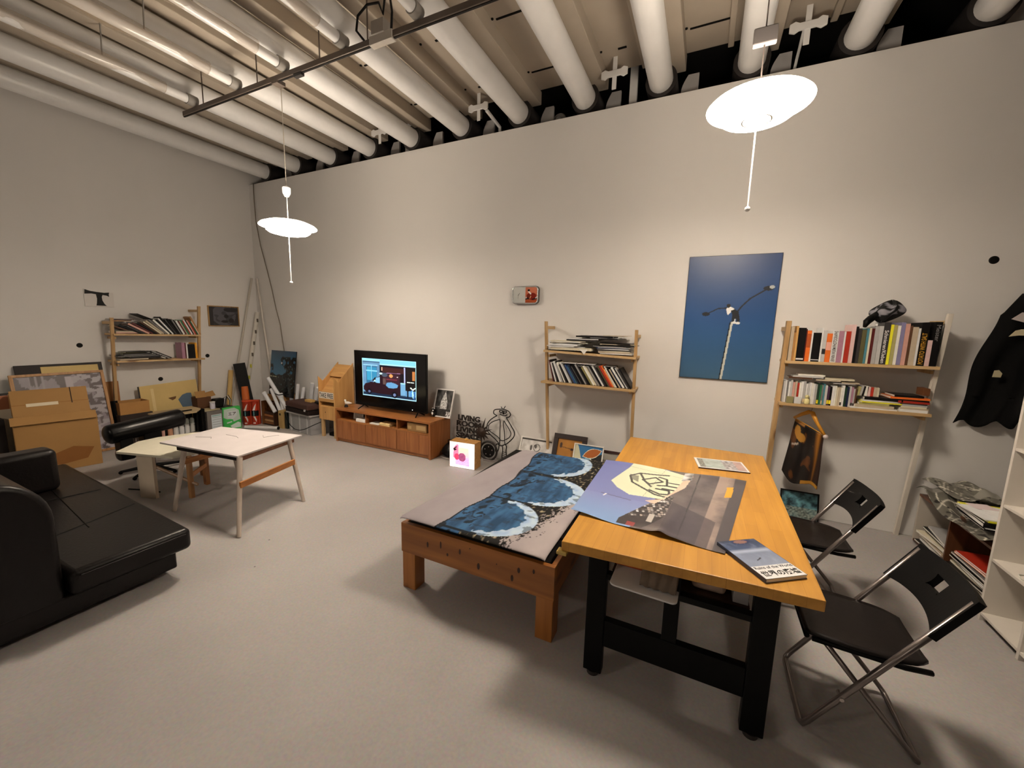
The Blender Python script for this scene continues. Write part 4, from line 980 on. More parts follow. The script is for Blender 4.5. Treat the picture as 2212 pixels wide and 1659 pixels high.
P('strap', MB().tube([(1.24,4.22,1.90),(1.20,4.19,1.86),(1.17,4.17,1.83),(1.155,4.15,1.79)],[0.02,0.028,0.026,0.012],8), BLK, t, smooth='all')
P('white_tag', MB(T(Vector((1.225,4.163,1.80)))).box(0,0.015,0,0.002,0,0.02), mat('#e5e0d8',0.5), t)
# hanger with printed shirt
t = thing('shirt_on_hanger', 'dark brown and gold printed shirt hanging on a wooden hanger', 'shirt', (0.90,4.27,0.32))
HG = mat('#c48a2e', 0.3)
hg = P('hanger', MB().tube([(0.80,4.33,0.96),(0.85,4.30,1.005),(0.895,4.27,1.035),(0.915,4.25,1.03),(0.95,4.21,0.95),(1.005,4.165,0.855)],[0.012,0.016,0.02,0.02,0.014,0.013],10), HG, t, smooth='all')
P('hook', MB().tube([(0.90,4.26,1.10),(0.905,4.26,1.09),(0.91,4.255,1.065),(0.90,4.25,1.045),(0.895,4.25,1.02)],0.0035,6), mat('#a0968a',0.3,0.8), hg)
P('hanger_bar', MB().tube([(0.81,4.325,0.955),(1.0,4.17,0.86)],0.004,8), HG, hg)
P('peg', MB().ball((1.008,4.16,0.85),0.02,12), mat('#c9b8ac',0.4), hg, smooth=True)
def shp(u, v):
    x = 0.81+(1.0-0.81)*u; y = 4.325+(4.17-4.325)*u
    z = 0.95-0.10*u
    z -= (0.50+0.06*math.sin(u*5)+0.10*(u>0.6)*(u-0.6))*v
    x += (-0.05*v*(1-u)); y += 0.012*math.sin(u*14+v*2)+0.006*math.sin(v*8)
    return (x, y, z)
def shc(u, v):
    c = mixc('#0f0805','#1d0f07',nz(u,v,8))
    if nz(u,v,5,3.3) > 0.64: c = mixc('#6b3f14','#3a1e0c',nz(u,v,12))
    if u > 0.72: c = mixc('#b0752a','#2c1508', abs(u-0.84)*9+v*0.7)
    if ((u-0.30)/0.16)**2+((v-0.22)/0.07)**2 < 1 or ((u-0.18)/0.09)**2+((v-0.15)/0.09)**2 < 1: c = CH('#a8772c')
    if v < 0.04 and u < 0.35: c = CH('#96652a')
    if v > 0.94 and u > 0.55: c = CH('#b07d28')
    if segd(u,v,(0.10,0.42),(0.26,0.34)) < 0.012: c = CH('#a99a88')
    return c
mb = MB(); mb.grid(50, 70, shp)
o = P('shirt', mb, pictmat(0.5), t, smooth='all', solid=0.012)
a = o.data.color_attributes.new('Col','FLOAT_COLOR','POINT'); cols = []
for j in range(71):
    for i in range(51): c = shc(i/50, j/70); cols += [c[0],c[1],c[2],1.0]
a.data.foreach_set('color', cols)
# small dark framed sea painting on the floor
def sea(u, v):
    c = mixc('#142a30','#6f9ea0', fbm(u,v,5,2)*1.6-0.35)
    if v < 0.45: c = mixc(c, mixc('#1c2624','#a5aa98', nz(u,v,16)*1.5-0.3), 0.8)
    return mixc(c, '#10181a', max(0,v-0.75)*2.2)
M = onback(0.77, 4.27, 0.0, tilt=-0.38)
framed('framed_painting', 'small dark-framed painting of a stormy sea leaning on the wall below the shirt', 'painting', T(Vector((0.775,4.30,0.0))) @ RZ(0.0) @ RX(pi/2+0.0-0.33), 0.30, 0.27, 0.012, 0.018, mat('#100c0a',0.5), sea, 60, 50)
# ---- middle unit
unit(BACK, -1.60, -0.625, D, 1.79, 1.72, [(1.475,1.445,-0.015,0.015),(1.122,1.108,-0.035,0.02)], 0.285, 'pine wall shelf stacked with magazines between clock and blue poster', SH, pw=0.030, pd=0.032, lean=0.25)
gm = 'magazines piled on the top board of the middle shelf'
cyc = ['black','beige','white','black','cream','dark grey','white','navy','silver','black','ivory','grey','black','white']
rr = random.Random(11)
def mk(n, dxs, seed, ws=(0.26,0.34), th=(0.004,0.011)):
    rr = random.Random(seed); out = []
    for i in range(n): out.append((rr.uniform(*ws), rr.uniform(0.20,0.25), rr.uniform(*th), rr.choice(cyc), dxs+rr.uniform(-0.03,0.05), rr.uniform(-0.14,0.14), rr.uniform(-0.01,0.01)))
    return out
za = pile(BACK, -1.565, 4.165, 1.476, [(0.30,0.24,0.006,'black',0,0.02),(0.46,0.25,0.028,'cream',0.03,-0.01),(0.40,0.23,0.008,'white',0.0,0.05)]+mk(8,0.01,4,(0.30,0.42)), 'left stack, middle shelf top', gm)
zb = pile(BACK, -1.03, 4.165, 1.462, [(0.33,0.24,0.008,'white',0.05,0.0),(0.34,0.24,0.014,'beige',0.03,0.02),(0.33,0.24,0.010,'cream',0.03,-0.03),(0.34,0.25,0.012,'dark grey',0.02,0.03),(0.33,0.24,0.009,'white',0.02,-0.03),(0.34,0.24,0.010,'navy',0.0,0.04)]+mk(6,0.0,9,(0.30,0.38)), 'right stack, middle shelf top', gm)
zc = pile(BACK, -1.30, 4.17, max(za,zb)+0.004, [(0.34,0.24,0.016,'dark grey',-0.06,0.05),(0.32,0.24,0.008,'white',-0.03,0.02),(0.38,0.24,0.010,'black',0.12,-0.03),(0.30,0.22,0.005,'silver',0.20,0.06),(0.40,0.24,0.016,'black',0.05,-0.03),(0.45,0.24,0.004,'grey',0.10,-0.02),(0.24,0.22,0.005,'beige',0.35,-0.1)], 'upper heap on middle shelf top', gm)
tag(P('folded_paper', MB(T(Vector((-1.20,4.14,1.445))) @ RX(pi/2)).prism([(0,0.055),(0.09,0.055),(0.075,0.03),(0.055,0.0),(0.03,0.03)],0.0,0.002), mat('#e0d8c8',0.7)), 'pointed cream paper corner hanging over the middle shelf top board', 'paper')
gm2 = 'magazines leaning on the lower board of the middle shelf'
seq = ['dark red','black','white','dark grey','black','white','silver','black','ivory','dark grey','black','white','light grey','dark grey','blue','teal','navy','black','grey','black','black','silver','dark grey','black','khaki','ivory','cream','grey','silver','black','white','dark grey','black','olive','red','orange','cream','ivory','black','beige','navy','white','black','silver','dark grey','black']
rr = random.Random(21); it = []
for i, c in enumerate(seq):
    lean = -0.25-0.33*min(1,i/14)
    it.append((rr.uniform(0.008,0.016), rr.uniform(0.215,0.262), c, lean+rr.uniform(-0.015,0.015), {'d':0.2,'yo':rr.uniform(-0.004,0.01)}))
tot = sum(x[0]/math.cos(x[3])+0.0012 for x in it); k = (0.905)/tot
it = [(x[0]*k*0.98,)+tuple(x[1:]) for x in it]
# they lean to the left; first ones rest on the post
s = -1.555
prev = 'post'
for i, (w_, h_, cn, lean, ex) in enumerate(it):
    base_s = s + (0.055 if i == 0 else 0)
    if i == 0: s = base_s
    nxt = it[i+1][2] if i+1 < len(it) else 'the right post'
    lab = uniq('%s%s magazine leaning on middle shelf, between %s and %s' % (size_word(w_,h_,0.25), cn, 'the left post' if prev=='post' else prev, nxt), [', left part' if i < 15 else ', middle' if i < 31 else ', right part', ', past '+it[i-2][2], ', before '+it[min(i+2,len(it)-1)][2]])
    zz = 1.122-0.0144*(s+1.6)
    M = T(Vector((s, 4.185+ex['yo'], zz+0.001))) @ RY(lean)
    book(M, w_, h_, 0.2, cn, lab, gm2, kind='magazine', split=False)
    s += w_/math.cos(lean)*1.0+0.0012; prev = cn
pile(BACK, -1.47, 4.19, 1.325+0.012, [(0.36,0.2,0.006,'white',0.07,0.03)]+[], 'across the left of the leaning magazines', gm2, 3)
pile(BACK, -1.22, 4.19, 1.303+0.012, [(0.3,0.2,0.005,'silver',0.0,0.05),(0.26,0.2,0.006,'black',0.05,-0.04),(0.28,0.2,0.004,'grey',0.12,0.1)], 'across the middle of the leaning magazines', gm2, 4)
# ---- left unit on the left wall
WL = -XL  # into-wall coordinate of the left wall in its frame (local y = -world x)
unit(LEFT, 2.405, 3.395, WL, 1.71, 1.91, [(1.505,1.485,0.0,0.0),(1.150,1.128,0.0,0.03)], 0.28, 'pine wall shelf with heaped books on the left wall', SHY, pw=0.034, pd=0.035, lean=0.25)
gl = 'books leaning on the top board of the left shelf'
seq = [('brown',0.24),('black',0.25),('dark grey',0.22),('salmon',0.25),('dark red',0.26),('black',0.25),('brown',0.26),('cream',0.25),('beige',0.26),('grey',0.27),('ivory',0.26),('black',0.26),('white',0.27),('black',0.29),('dark grey',0.25),('black',0.25),('black',0.24),('grey',0.24),('black',0.23),('white',0.215),('dark red',0.21),('beige',0.215),('green',0.23),('red',0.22),('white',0.235),('black',0.235),('salmon',0.23),('red',0.215),('green',0.22),('pale pink',0.22),('kraft',0.29)]
rr = random.Random(5); s = 2.455; prev = 'post'; n = len(seq)
leans = [-1.15+0.70*min(1,i/16) for i in range(n)]; leans = [l if i < 19 else -0.42 for i, l in enumerate(leans)]
ws = [rr.uniform(0.010,0.018) for _ in seq]; tot = sum(w_/math.cos(l) for w_, l in zip(ws, leans)); k = (3.375-2.62)/tot
s = 2.64
for i, ((cn, h_), w_, l) in enumerate(zip(seq, ws, leans)):
    w_ *= k; nxt = seq[i+1][0] if i+1 < n else 'the right post'
    lab = uniq('%s%s book leaning on left shelf top, between %s and %s' % (size_word(w_,h_,0.25), cn, 'the pile' if prev=='post' else prev, nxt), [', left part' if i < 10 else ', middle' if i < 20 else ', right part', ', past '+seq[i-2][0]])
    book(LEFT @ T(Vector((s, WL-0.255+rr.uniform(-0.008,0.008), 1.502-0.02*(s-2.4)))) @ RY(l), w_, h_, 0.18, cn, lab, gl, split=False)
    s += w_/math.cos(l)+0.0008; prev = cn
pile(LEFT, 2.43, WL-0.26, 1.507, [(0.24,0.2,0.014,'salmon',0,0.02),(0.22,0.2,0.018,'beige',0.0,0.03)], 'lowest left of the left shelf top', gl, 2, cat='book', name='book')
pile(LEFT, 2.36, WL-0.265, 1.665, [(0.20,0.17,0.010,'kraft',0.03,0.15),(0.22,0.18,0.012,'dark grey',0.03,-0.1),(0.2,0.2,0.008,'brown',0.06,0.2)], 'heap above the left post of the left shelf', gl, 7, cat='book', name='book')
pile(LEFT, 2.33, WL-0.21, 1.5245+0.014, [(0.16,0.18,0.03,'black',0.0,0.1)], 'sticking out left of the left post', gl, 8, cat='book', name='book') if False else None
tag(P('black_folder', MB(LEFT @ T(Vector((2.67,WL-0.25,1.765))) @ RY(0.42)).box(0,0.20,0,0.22,0,0.012), mat('#0d0b0a',0.4), bevel=0.002), 'black folder lying slanted on top of the left shelf books', 'folder')
gl2 = 'books on the lower board of the left shelf'
pile(LEFT, 2.44, WL-0.26, 1.1512, [(0.30,0.22,0.018,'beige',0.0,0.02),(0.34,0.2,0.010,'black',0.10,0.0),(0.34,0.2,0.020,'dark grey',0.12,-0.02),(0.44,0.22,0.005,'silver',-0.02,0.03),(0.46,0.2,0.008,'black',-0.03,0.0),(0.34,0.2,0.012,'grey',0.04,0.06),(0.30,0.2,0.014,'black',0.05,-0.08),(0.26,0.2,0.008,'olive',0.0,0.12),(0.28,0.2,0.012,'black',0.06,0.05)], 'left shelf lower board', gl2, 9, cat='book', name='book')
s = 2.915
for i, (cn, l, h_, w_) in enumerate((('ivory',-1.12,0.24,0.016),('black',-1.10,0.22,0.012),('silver',-1.08,0.22,0.012),('dark grey',-1.06,0.2,0.014))):
    book(LEFT @ T(Vector((s+0.022+i*0.024, WL-0.25, 1.148))) @ RY(l), w_, h_, 0.18, cn, uniq('%s book lying slanted on the left shelf lower board'%cn, [' again']), gl2, split=False)
row(LEFT, 3.145, WL-0.25, 1.1325, [(0.040,0.235,'mauve'),(0.014,0.235,'dark red'),(0.018,0.215,'white'),(0.095,0.21,'black',0,{'desc':'very thick black','d':0.19}),(0.026,0.235,'golden',0,{'desc':'bright yellow-orange'})], 'left shelf bottom', gl2, slope=-0.022)
# ================================================================ TV stand and what is on it
CHW = wood('#a0683a','#7f4c24',axis=2,scale=0.6,rough=0.35,plank=0.0,knots=False); CHX = wood('#a66f3c','#86542a',axis=0,scale=0.6,rough=0.35,knots=False)
sx0, sx1, sy0, sy1 = -4.74, -3.035, 3.96, 4.40
t = thing('tv_stand', 'low reddish wooden television stand against the long wall', 'cabinet', (-3.89, 4.18, 0))
P('top', MB().box(sx0, sx1, sy0, sy1, 0.465, 0.492), CHX, t, bevel=0.003)
P('side_panel', MB().box(sx0, sx0+0.03, sy0, sy1, 0, 0.4645), CHW, t, bevel=0.002)
P('side_panel', MB().box(sx1-0.03, sx1, sy0, sy1, 0, 0.4645), CHW, t, bevel=0.002)
P('shelf', MB().box(sx0+0.03, sx1-0.03, sy0+0.004, sy1-0.01, 0.318, 0.334), CHX, t)
P('plinth', MB().box(sx0+0.03, sx1-0.03, sy0+0.02, sy0+0.035, 0.01, 0.05), CHX, t)
P('back_panel', MB().box(sx0+0.03, sx1-0.03, sy1-0.009, sy1-0.001, 0.01, 0.4645), mat('#1d120b',0.7), t)
P('bottom', MB().box(sx0+0.03, sx1-0.03, sy0+0.036, sy1-0.01, 0.04, 0.055), CHX, t)
for x in (-4.165, -3.60): P('divider', MB().box(x-0.009, x+0.009, sy0+0.02, sy1-0.01, 0.334, 0.4645), CHW, t)
dx_ = [(-4.708,-4.16),(-4.152,-3.60),(-3.592,-3.068)]
CHP = wood('#a0683a','#7f4c24',axis=2,scale=0.6,rough=0.35,knots=False)
for a, b in dx_:
    d = P('drawer_front', MB().box(a, b, sy0+0.002, sy0+0.02, 0.056, 0.316), CHP, t, bevel=0.0015)
    for x in (-4.60,-3.94,-3.78,-3.42,-3.22):
        if a < x < b: P('groove', MB().box(x-0.0015, x+0.0015, sy0+0.0012, sy0+0.0022, 0.058, 0.314), mat('#4c260f',0.7), d)
# TV
t = thing('television', 'black flat television showing a dark van parked by a shop', 'television', (-3.875, 4.16, 0.4925))
tx0, tx1 = -4.525, -3.235; tz0, tz1 = 0.545, 1.335
hs = P('housing', MB().box(tx0, tx1, 4.142, 4.178, tz0, tz1), mat('#0a0909',0.35), t, bevel=0.004)
P('rear_bulge', MB().box(tx0+0.2, tx1-0.2, 4.178, 4.205, tz0+0.02, tz1-0.3), mat('#0a0909',0.5), t, bevel=0.006)
P('rim', MB().box(tx0-0.002, tx1+0.002, 4.150, 4.158, tz1-0.004, tz1+0.003), mat('#b9b4aa',0.3,0.7), hs)
P('glass', MB().box(tx0+0.008, tx1-0.008, 4.1395, 4.1418, tz0+0.02, tz1-0.008), mat('#050506',0.12), t)
P('standby_light', MB().ball((-3.47,4.139,0.575),0.004,8), glow('#ffffff',6), hs)
for x in (-4.37, -3.39):
    P('foot', MB().tube([(x,4.16,0.55),(x+(0.03 if x>-4 else -0.03),4.07,0.4975)],0.008,8), BLK, t)
    P('rear_foot', MB().tube([(x,4.16,0.55),(x+(0.03 if x>-4 else -0.03),4.26,0.4975)],0.008,8), BLK, t)
wall = lambda u, v: mixc('#6f9bb4','#7fb0c8', nz(u,v,6))
def tvbg(u, v): return mixc('#54748c','#6b94ad', nz(u,v,5))
tvs = [('r',0,0.93,1,1,CH('#8fc4e0')),('r',0,0.90,0.34,0.925,CH('#2f4a60')),('r',0.02,0.82,0.30,0.84,CH('#8ebcd4')),
 ('r',0.08,0.35,0.285,0.80,CH('#30607c')),('r',0.09,0.42,0.17,0.78,CH('#3b8fa8')),('r',0.19,0.42,0.28,0.78,CH('#347f9c')),('r',0.172,0.36,0.188,0.82,CH('#86bcd6')),('r',0.08,0.665,0.29,0.69,CH('#86bcd6')),
 ('r',0.34,0.20,1,0.86,CH('#141019')),('r',0.345,0.85,1,0.985,CH('#74b2da')),('r',0.345,0.845,1,0.875,CH('#9ccbe0')),('r',0.36,0.82,1,0.848,CH('#0e1422')),
 ('r',0.375,0.70,0.39,0.80,CH('#c9a184')),('r',0.39,0.66,0.80,0.80,CH('#3c201e')),('r',0.785,0.24,0.81,0.83,CH('#9fa3bb')),('r',0.83,0.3,1,0.83,CH('#1a1313')),('r',0.93,0.52,0.98,0.74,CH('#a86f3e')),
 ('r',0.72,0.12,0.81,0.42,CH('#6b98b0')),('r',0.72,0.40,0.81,0.43,CH('#9cc6da')),('r',0.81,0.0,1,0.24,CH('#5d8ba8')),('r',0.84,0.26,0.97,0.5,CH('#0d0b0c')),
 ('r',0,0,1,0.10,CH('#1b2c40')),('p',[(0,0.0),(1,0.0),(1,0.03),(0,0.03)],CH('#9dc4de')),
 ('p',[(0.36,0.64),(0.72,0.66),(0.72,0.10),(0.70,0.08),(0.06,0.10),(0.02,0.16),(0.02,0.25),(0.06,0.33),(0.14,0.36),(0.24,0.50),(0.36,0.56)],CH('#2a151d')),
 ('p',[(0.36,0.65),(0.72,0.67),(0.72,0.655),(0.36,0.635)],CH('#8a6a86')),('r',0.40,0.36,0.70,0.62,CH('#3a202a')),
 ('p',[(0.20,0.38),(0.26,0.50),(0.34,0.53),(0.34,0.37)],CH('#7aaac0')),('p',[(0.145,0.38),(0.19,0.45),(0.21,0.38)],CH('#54708c')),('l',[(0.235,0.36),(0.25,0.50)],0.012,CH('#0f0c14')),('e',0.24,0.42,0.014,0.025,CH('#b8dcee')),
 ('e',0.43,0.60,0.055,0.055,CH('#45505c')),('e',0.55,0.585,0.034,0.045,CH('#c48e56')),('e',0.36,0.625,0.03,0.022,CH('#b9dcea')),('e',0.665,0.57,0.012,0.012,CH('#f2f2f2')),
 ('r',0.46,0.47,0.66,0.505,CH('#6a3038')),('p',[(0.45,0.33),(0.47,0.40),(0.55,0.42),(0.62,0.40),(0.68,0.36),(0.66,0.29),(0.60,0.27),(0.50,0.27)],CH('#5f8fae')),('r',0.40,0.35,0.45,0.5,CH('#5d4a44')),
 ('e',0.13,0.12,0.045,0.07,CH('#0c0b12')),('e',0.13,0.12,0.024,0.035,CH('#5c6480')),('e',0.61,0.10,0.055,0.085,CH('#0a0a14')),('e',0.61,0.10,0.026,0.038,CH('#6c7896')),
 ('r',0.84,0.45,0.895,0.475,CH('#cfe2ee')),('r',0.905,0.45,0.96,0.475,CH('#cfe2ee')),('l',[(0.85,0.08),(0.85,0.24)],0.012,CH('#0c0d18')),('e',0.85,0.27,0.03,0.04,CH('#1a1010')),
 ('l',[(0.90,0.33),(0.94,0.28),(0.98,0.33)],0.012,CH('#cfe8f4')),('l',[(0.93,0.24),(0.95,0.08)],0.014,CH('#a8d4ee')),('l',[(0.92,0.26),(0.90,0.12)],0.010,CH('#3e7ab0')),('l',[(0.97,0.22),(0.96,0.05)],0.012,CH('#2a5a90')),
 ('r',0,0,0.008,1,CH('#a8d0e4')),('r',0.992,0.0,1,1,CH('#a8d0e4'))]
o = paint('screen_image', onback(-4.368,4.139,0.697), 0.968, 0.535, 170, 96, layers(tvbg, tvs), pictmat(0.3, emis=0.62), t)
# things on the stand
t = thing('bird_figurine', 'small white and brown bird figurine at the left end of the television stand', 'figurine', (-4.62,4.09,0.4925))
P('base', MB().cyl((-4.66,4.09,0.4935),(-4.66,4.09,0.53),0.03,0.018,12), mat('#1f1511',0.4), t, smooth=True)
P('body', MB().tube([(-4.665,4.09,0.525),(-4.66,4.09,0.555),(-4.62,4.09,0.555),(-4.57,4.09,0.562),(-4.54,4.09,0.565)],[0.008,0.022,0.026,0.012,0.002],12), mat('#ddd3c2',0.4), t, smooth='all')
P('head', MB().ball((-4.675,4.09,0.590),0.016,12).tube([(-4.668,4.09,0.56),(-4.675,4.09,0.585)],0.012,10), mat('#e8e2d8',0.4), t, smooth='all')
P('beak', MB().tube([(-4.688,4.09,0.590),(-4.705,4.09,0.586)],[0.004,0.001],6), mat('#3a2a20',0.4), t)
t = thing('toy_animal', 'small black and white toy right of the television', 'toy', (-3.19,4.26,0.4925))
P('body', MB().ball((-3.20,4.26,0.53),0.036,12,(0.8,0.8,1)), mat('#15120f',0.6), t, smooth=True)
P('head', MB().ball((-3.205,4.25,0.585),0.026,12), mat('#15120f',0.6), t, smooth=True)
P('white_patch', MB().ball((-3.205,4.225,0.545),0.016,10,(1,0.5,1.3)), mat('#e8e2d8',0.6), t, smooth=True)
P('white_patch', MB().ball((-3.195,4.226,0.585),0.010,10,(1,0.5,1)), mat('#e8e2d8',0.6), t, smooth=True)
for s in (-1,1): P('ear', MB().ball((-3.205+s*0.016,4.25,0.61),0.009,8), mat('#e8e2d8',0.6), t, smooth=True)
def tower(u, v):
    c = mixc('#1c1b19','#5b5852', nz(u,v,7,2)*1.5-0.3)
    w_ = 0.20 if v < 0.55 else 0.20*(1-(v-0.55)/0.42)
    if abs(u-0.52) < max(0.02,w_) and 0.28 < v < 0.97: c = mixc('#3f3c38','#d9d4c8', nz(u,v,22,5)*1.9-0.35)
    if v < 0.28: c = mixc('#0f0e0d','#3a3733', nz(u,v,9,1)*1.4-0.3)
    if u > 0.72 and v < 0.2 and nz(u,v,20,7) > 0.5: c = CH('#c8c2b6')
    if segd(u,v,(0.0,0.33),(0.45,0.38)) < 0.008: c = CH('#a39d92')
    return c
M = T(Vector((-3.235,4.27,0.4935))) @ RX(pi/2-0.30)
framed('framed_photo', 'black and white tower photo in a white frame leaning on the television stand', 'picture', M, 0.295, 0.385, 0.016, 0.018, mat('#cfc8bc',0.5), tower, 60, 80)
# in the compartments
M = T(Vector((-4.52,4.10,0.335))) @ RX(pi/2-0.12)
framed('framed_picture', 'small white-framed picture in the left compartment of the stand', 'picture', M, 0.19, 0.118, 0.022, 0.012, mat('#c9c1b2',0.5), lambda u,v: mixc('#8c8577','#c2baa8',fbm(u,v,4)), 16, 12)
tag(P('white_box', MB(T(Vector((-4.36,3.985,0.3345)))).box(0,0.18,0,0.10,0,0.045), mat('#e6e0d6',0.5), bevel=0.004), 'slim white box in the left compartment of the stand', 'box')
tag(P('dark_box', MB(T(Vector((-4.345,4.20,0.3345)))).box(0,0.15,0,0.12,0,0.10), mat('#100e0d',0.4), bevel=0.006), 'black box at the back of the left compartment of the stand', 'box')
tag(P('paper_stack', MB(T(Vector((-4.10,3.985,0.3345)))).box(0,0.17,0,0.12,0,0.014), mat('#d6cfc0',0.7), bevel=0.001), 'thin stack of white paper in the middle compartment', 'paper')
tag(P('cream_parcel', MB(T(Vector((-3.925,3.99,0.3345))) @ RZ(-0.05)).box(0,0.19,0,0.12,0,0.040), mat('#cdb27c',0.6), bevel=0.006), 'cream parcel in the middle compartment of the stand', 'parcel')
tag(P('set_top_box', MB(T(Vector((-4.08,4.16,0.3345)))).box(0,0.26,0,0.16,0,0.035), mat('#0d0b0a',0.3), bevel=0.003), 'flat black device at the back of the middle compartment', 'device')
t = thing('storage_box', 'brown cardboard box filling the right compartment of the stand', 'box', (-3.27,4.07,0.3345))
bx_ = P('box', MB().box(-3.43,-3.115,3.985,4.16,0.335,0.445), mat('#8a6a40',0.7), t, bevel=0.002)
P('print', MB().box(-3.42,-3.36,3.9838,3.985,0.36,0.40).box(-3.28,-3.13,3.9838,3.985,0.36,0.425), mat('#a88a5c',0.7), bx_)
tag(P('power_strip', MB().box(-2.99,-2.80,4.20,4.26,0,0.04).tube([(-2.85,4.2,0.05),(-2.78,4.1,0.09),(-2.72,4.12,0.02)],0.006,6), BLK, bevel=0.004), 'black power strip with cable on the floor right of the stand', 'power strip') if False else None
t = thing('black_bag', 'crumpled black bag on the floor at the right side of the television stand', 'bag', (-2.86,4.22,0))
mb = MB(T(Vector((-2.86,4.20,0.002)))); mb.grid(28,14,lambda u,v:(0.145*math.cos(2*pi*u)*math.sin(pi*(0.04+0.92*v))**0.7*(1+0.15*math.sin(5*2*pi*u)), 0.11*math.sin(2*pi*u)*math.sin(pi*(0.04+0.92*v))**0.7*(1+0.12*math.sin(7*2*pi*u)), 0.20*v**1.3*(1+0.05*math.sin(9*u*pi*2))))
P('body', mb, mat('#0d0b0a',0.45,bump=0.4), t, smooth='all')
P('handle', MB().tube([(-2.90,4.16,0.17),(-2.88,4.13,0.25),(-2.80,4.13,0.27),(-2.76,4.16,0.22),(-2.78,4.18,0.14)],0.006,8), BLK, t, smooth='all')
P('grey_trim', MB().tube([(-2.98,4.10,0.02),(-2.88,4.06,0.025),(-2.76,4.09,0.02)],0.006,8), mat('#a39a8c',0.4), t, smooth='all')
# take-free rack
t = thing('leaflet_rack', 'plywood leaflet rack with crown-shaped sides reading TAKE FREE', 'rack', (-4.96,4.2,0))
PLY = wood('#c99c60','#ae8048',axis=2,scale=0.5,rough=0.5); PLYX = wood('#c99c60','#ae8048',axis=0,scale=0.5,rough=0.5)
side = [(4.02,0.27),(4.39,0.27),(4.39,1.11),(4.10,0.84),(4.02,0.92)]
for x in (-5.155, -4.835):
    M = T(Vector((x,0,0))) @ Matrix(((0,0,1,0),(1,0,0,0),(0,1,0,0),(0,0,0,1)))
    P('side_panel', MB(M).prism(side,0,0.015), PLY, t, bevel=0.0015)
P('sloped_tray', MB(T(Vector((-5.14,4.06,0.66))) @ RX(0.85)).box(0,0.305,0,0.45,0,0.01), PLYX, t)
P('upper_tray', MB(T(Vector((-5.14,4.22,0.90))) @ RX(0.9)).box(0,0.305,0,0.22,0,0.01), PLYX, t)
P('sign_board', MB().box(-5.14,-4.836,4.022,4.035,0.565,0.70), PLYX, t)
sgn = P('sign_paper', MB().box(-5.14,-4.838,4.0195,4.0215,0.595,0.69), mat('#d9cdb8',0.6), t)
text('lettering', 'TAKE FREE', onback(-5.132,4.0185,0.608), 0.288, 0.068, INK, sgn, bold=0.012)
P('middle_board', MB().box(-5.14,-4.836,4.022,4.038,0.545,0.565), PLYX, t)
P('lower_board', MB().box(-5.14,-4.836,4.03,4.38,0.47,0.482), PLYX, t)
fd = P('front_door', MB().box(-5.14,-4.836,4.022,4.036,0.272,0.47), PLY, t, bevel=0.001)
P('knob_hole', MB(T(Vector((-5.02,4.0215,0.385))) @ RX(pi/2)).lathe([(0,0.001),(0.008,0.001),(0.008,0)],12), INK, fd)
P('bottom', MB().box(-5.14,-4.836,4.03,4.38,0.27,0.282), PLYX, t)
P('rear_panel', MB().box(-5.14,-4.836,4.375,4.385,0.28,0.90), PLYX, t)
for x in (-5.13,-4.865):
    for y in (4.03,4.33): P('leg', MB().box(x,x+0.04,y,y+0.04,0,0.2695), SHZ, t)
tag(P('floor_clutter', MB().box(-5.06,-4.9,4.10,4.2,0.0,0.05), BLK, bevel=0.01), 'small black plug box on the floor under the leaflet rack', 'plug box')
# lit picture box on the floor
t = thing('light_box', 'glowing cube light box with a pink collage face on the floor', 'light box', (-2.41,4.05,0))
M = T(Vector((-2.70,3.895,0.0))) @ RZ(0.08)
LW = 0.345; LH = 0.325; LD = 0.17
cs_ = P('case', MB(M).box(0,LW,0.006,LD,0,LH), wood('#b98a4c','#94672f',axis=0,knots=False), t, bevel=0.002)
def lb(u, v):
    c = mixc('#ffffff','#f4ecec',nz(u,v,6))
    if inpoly(u,v,[(0.22,0.12),(0.80,0.08),(0.76,0.78),(0.38,0.80)]): c = mixc('#d9a8c4','#e3cfa8', (v-0.25)*2.0)
    if inpoly(u,v,[(0.22,0.12),(0.80,0.08),(0.78,0.42),(0.26,0.36)]): c = mixc('#dc8cc8','#f0bfe0',nz(u,v,20))
    if inpoly(u,v,[(0.14,0.38),(0.16,0.78),(0.30,0.92),(0.36,0.90),(0.36,0.50),(0.30,0.34)]): c = CH('#e87a92')
    if ((u-0.29)/0.10)**2+((v-0.42)/0.13)**2 < 1: c = CH('#e0405e')
    if ((u-0.50)/0.15)**2+((v-0.42)/0.17)**2 < 1: c = mixc('#8f3a5c','#a85a78',nz(u,v,9))
    if inpoly(u,v,[(0.13,0.72),(0.28,0.84),(0.30,0.80),(0.22,0.74),(0.30,0.72),(0.20,0.64)]): c = CH('#1a0c10')
    return c
paint('lit_face', M @ T(Vector((0.004,0.0055,0.004))) @ RX(pi/2), LW-0.008, LH-0.008, 80, 76, lb, pictmat(0.5, emis=0.75), t)
P('knob', MB(M).ball((0.185,0.09,LH+0.012),0.021,14), mat('#c9a058',0.4), cs_, smooth=True)
P('tab', MB(M).box(0.165,0.235,0.07,0.11,LH,LH+0.004), mat('#b98a4c',0.5), t)
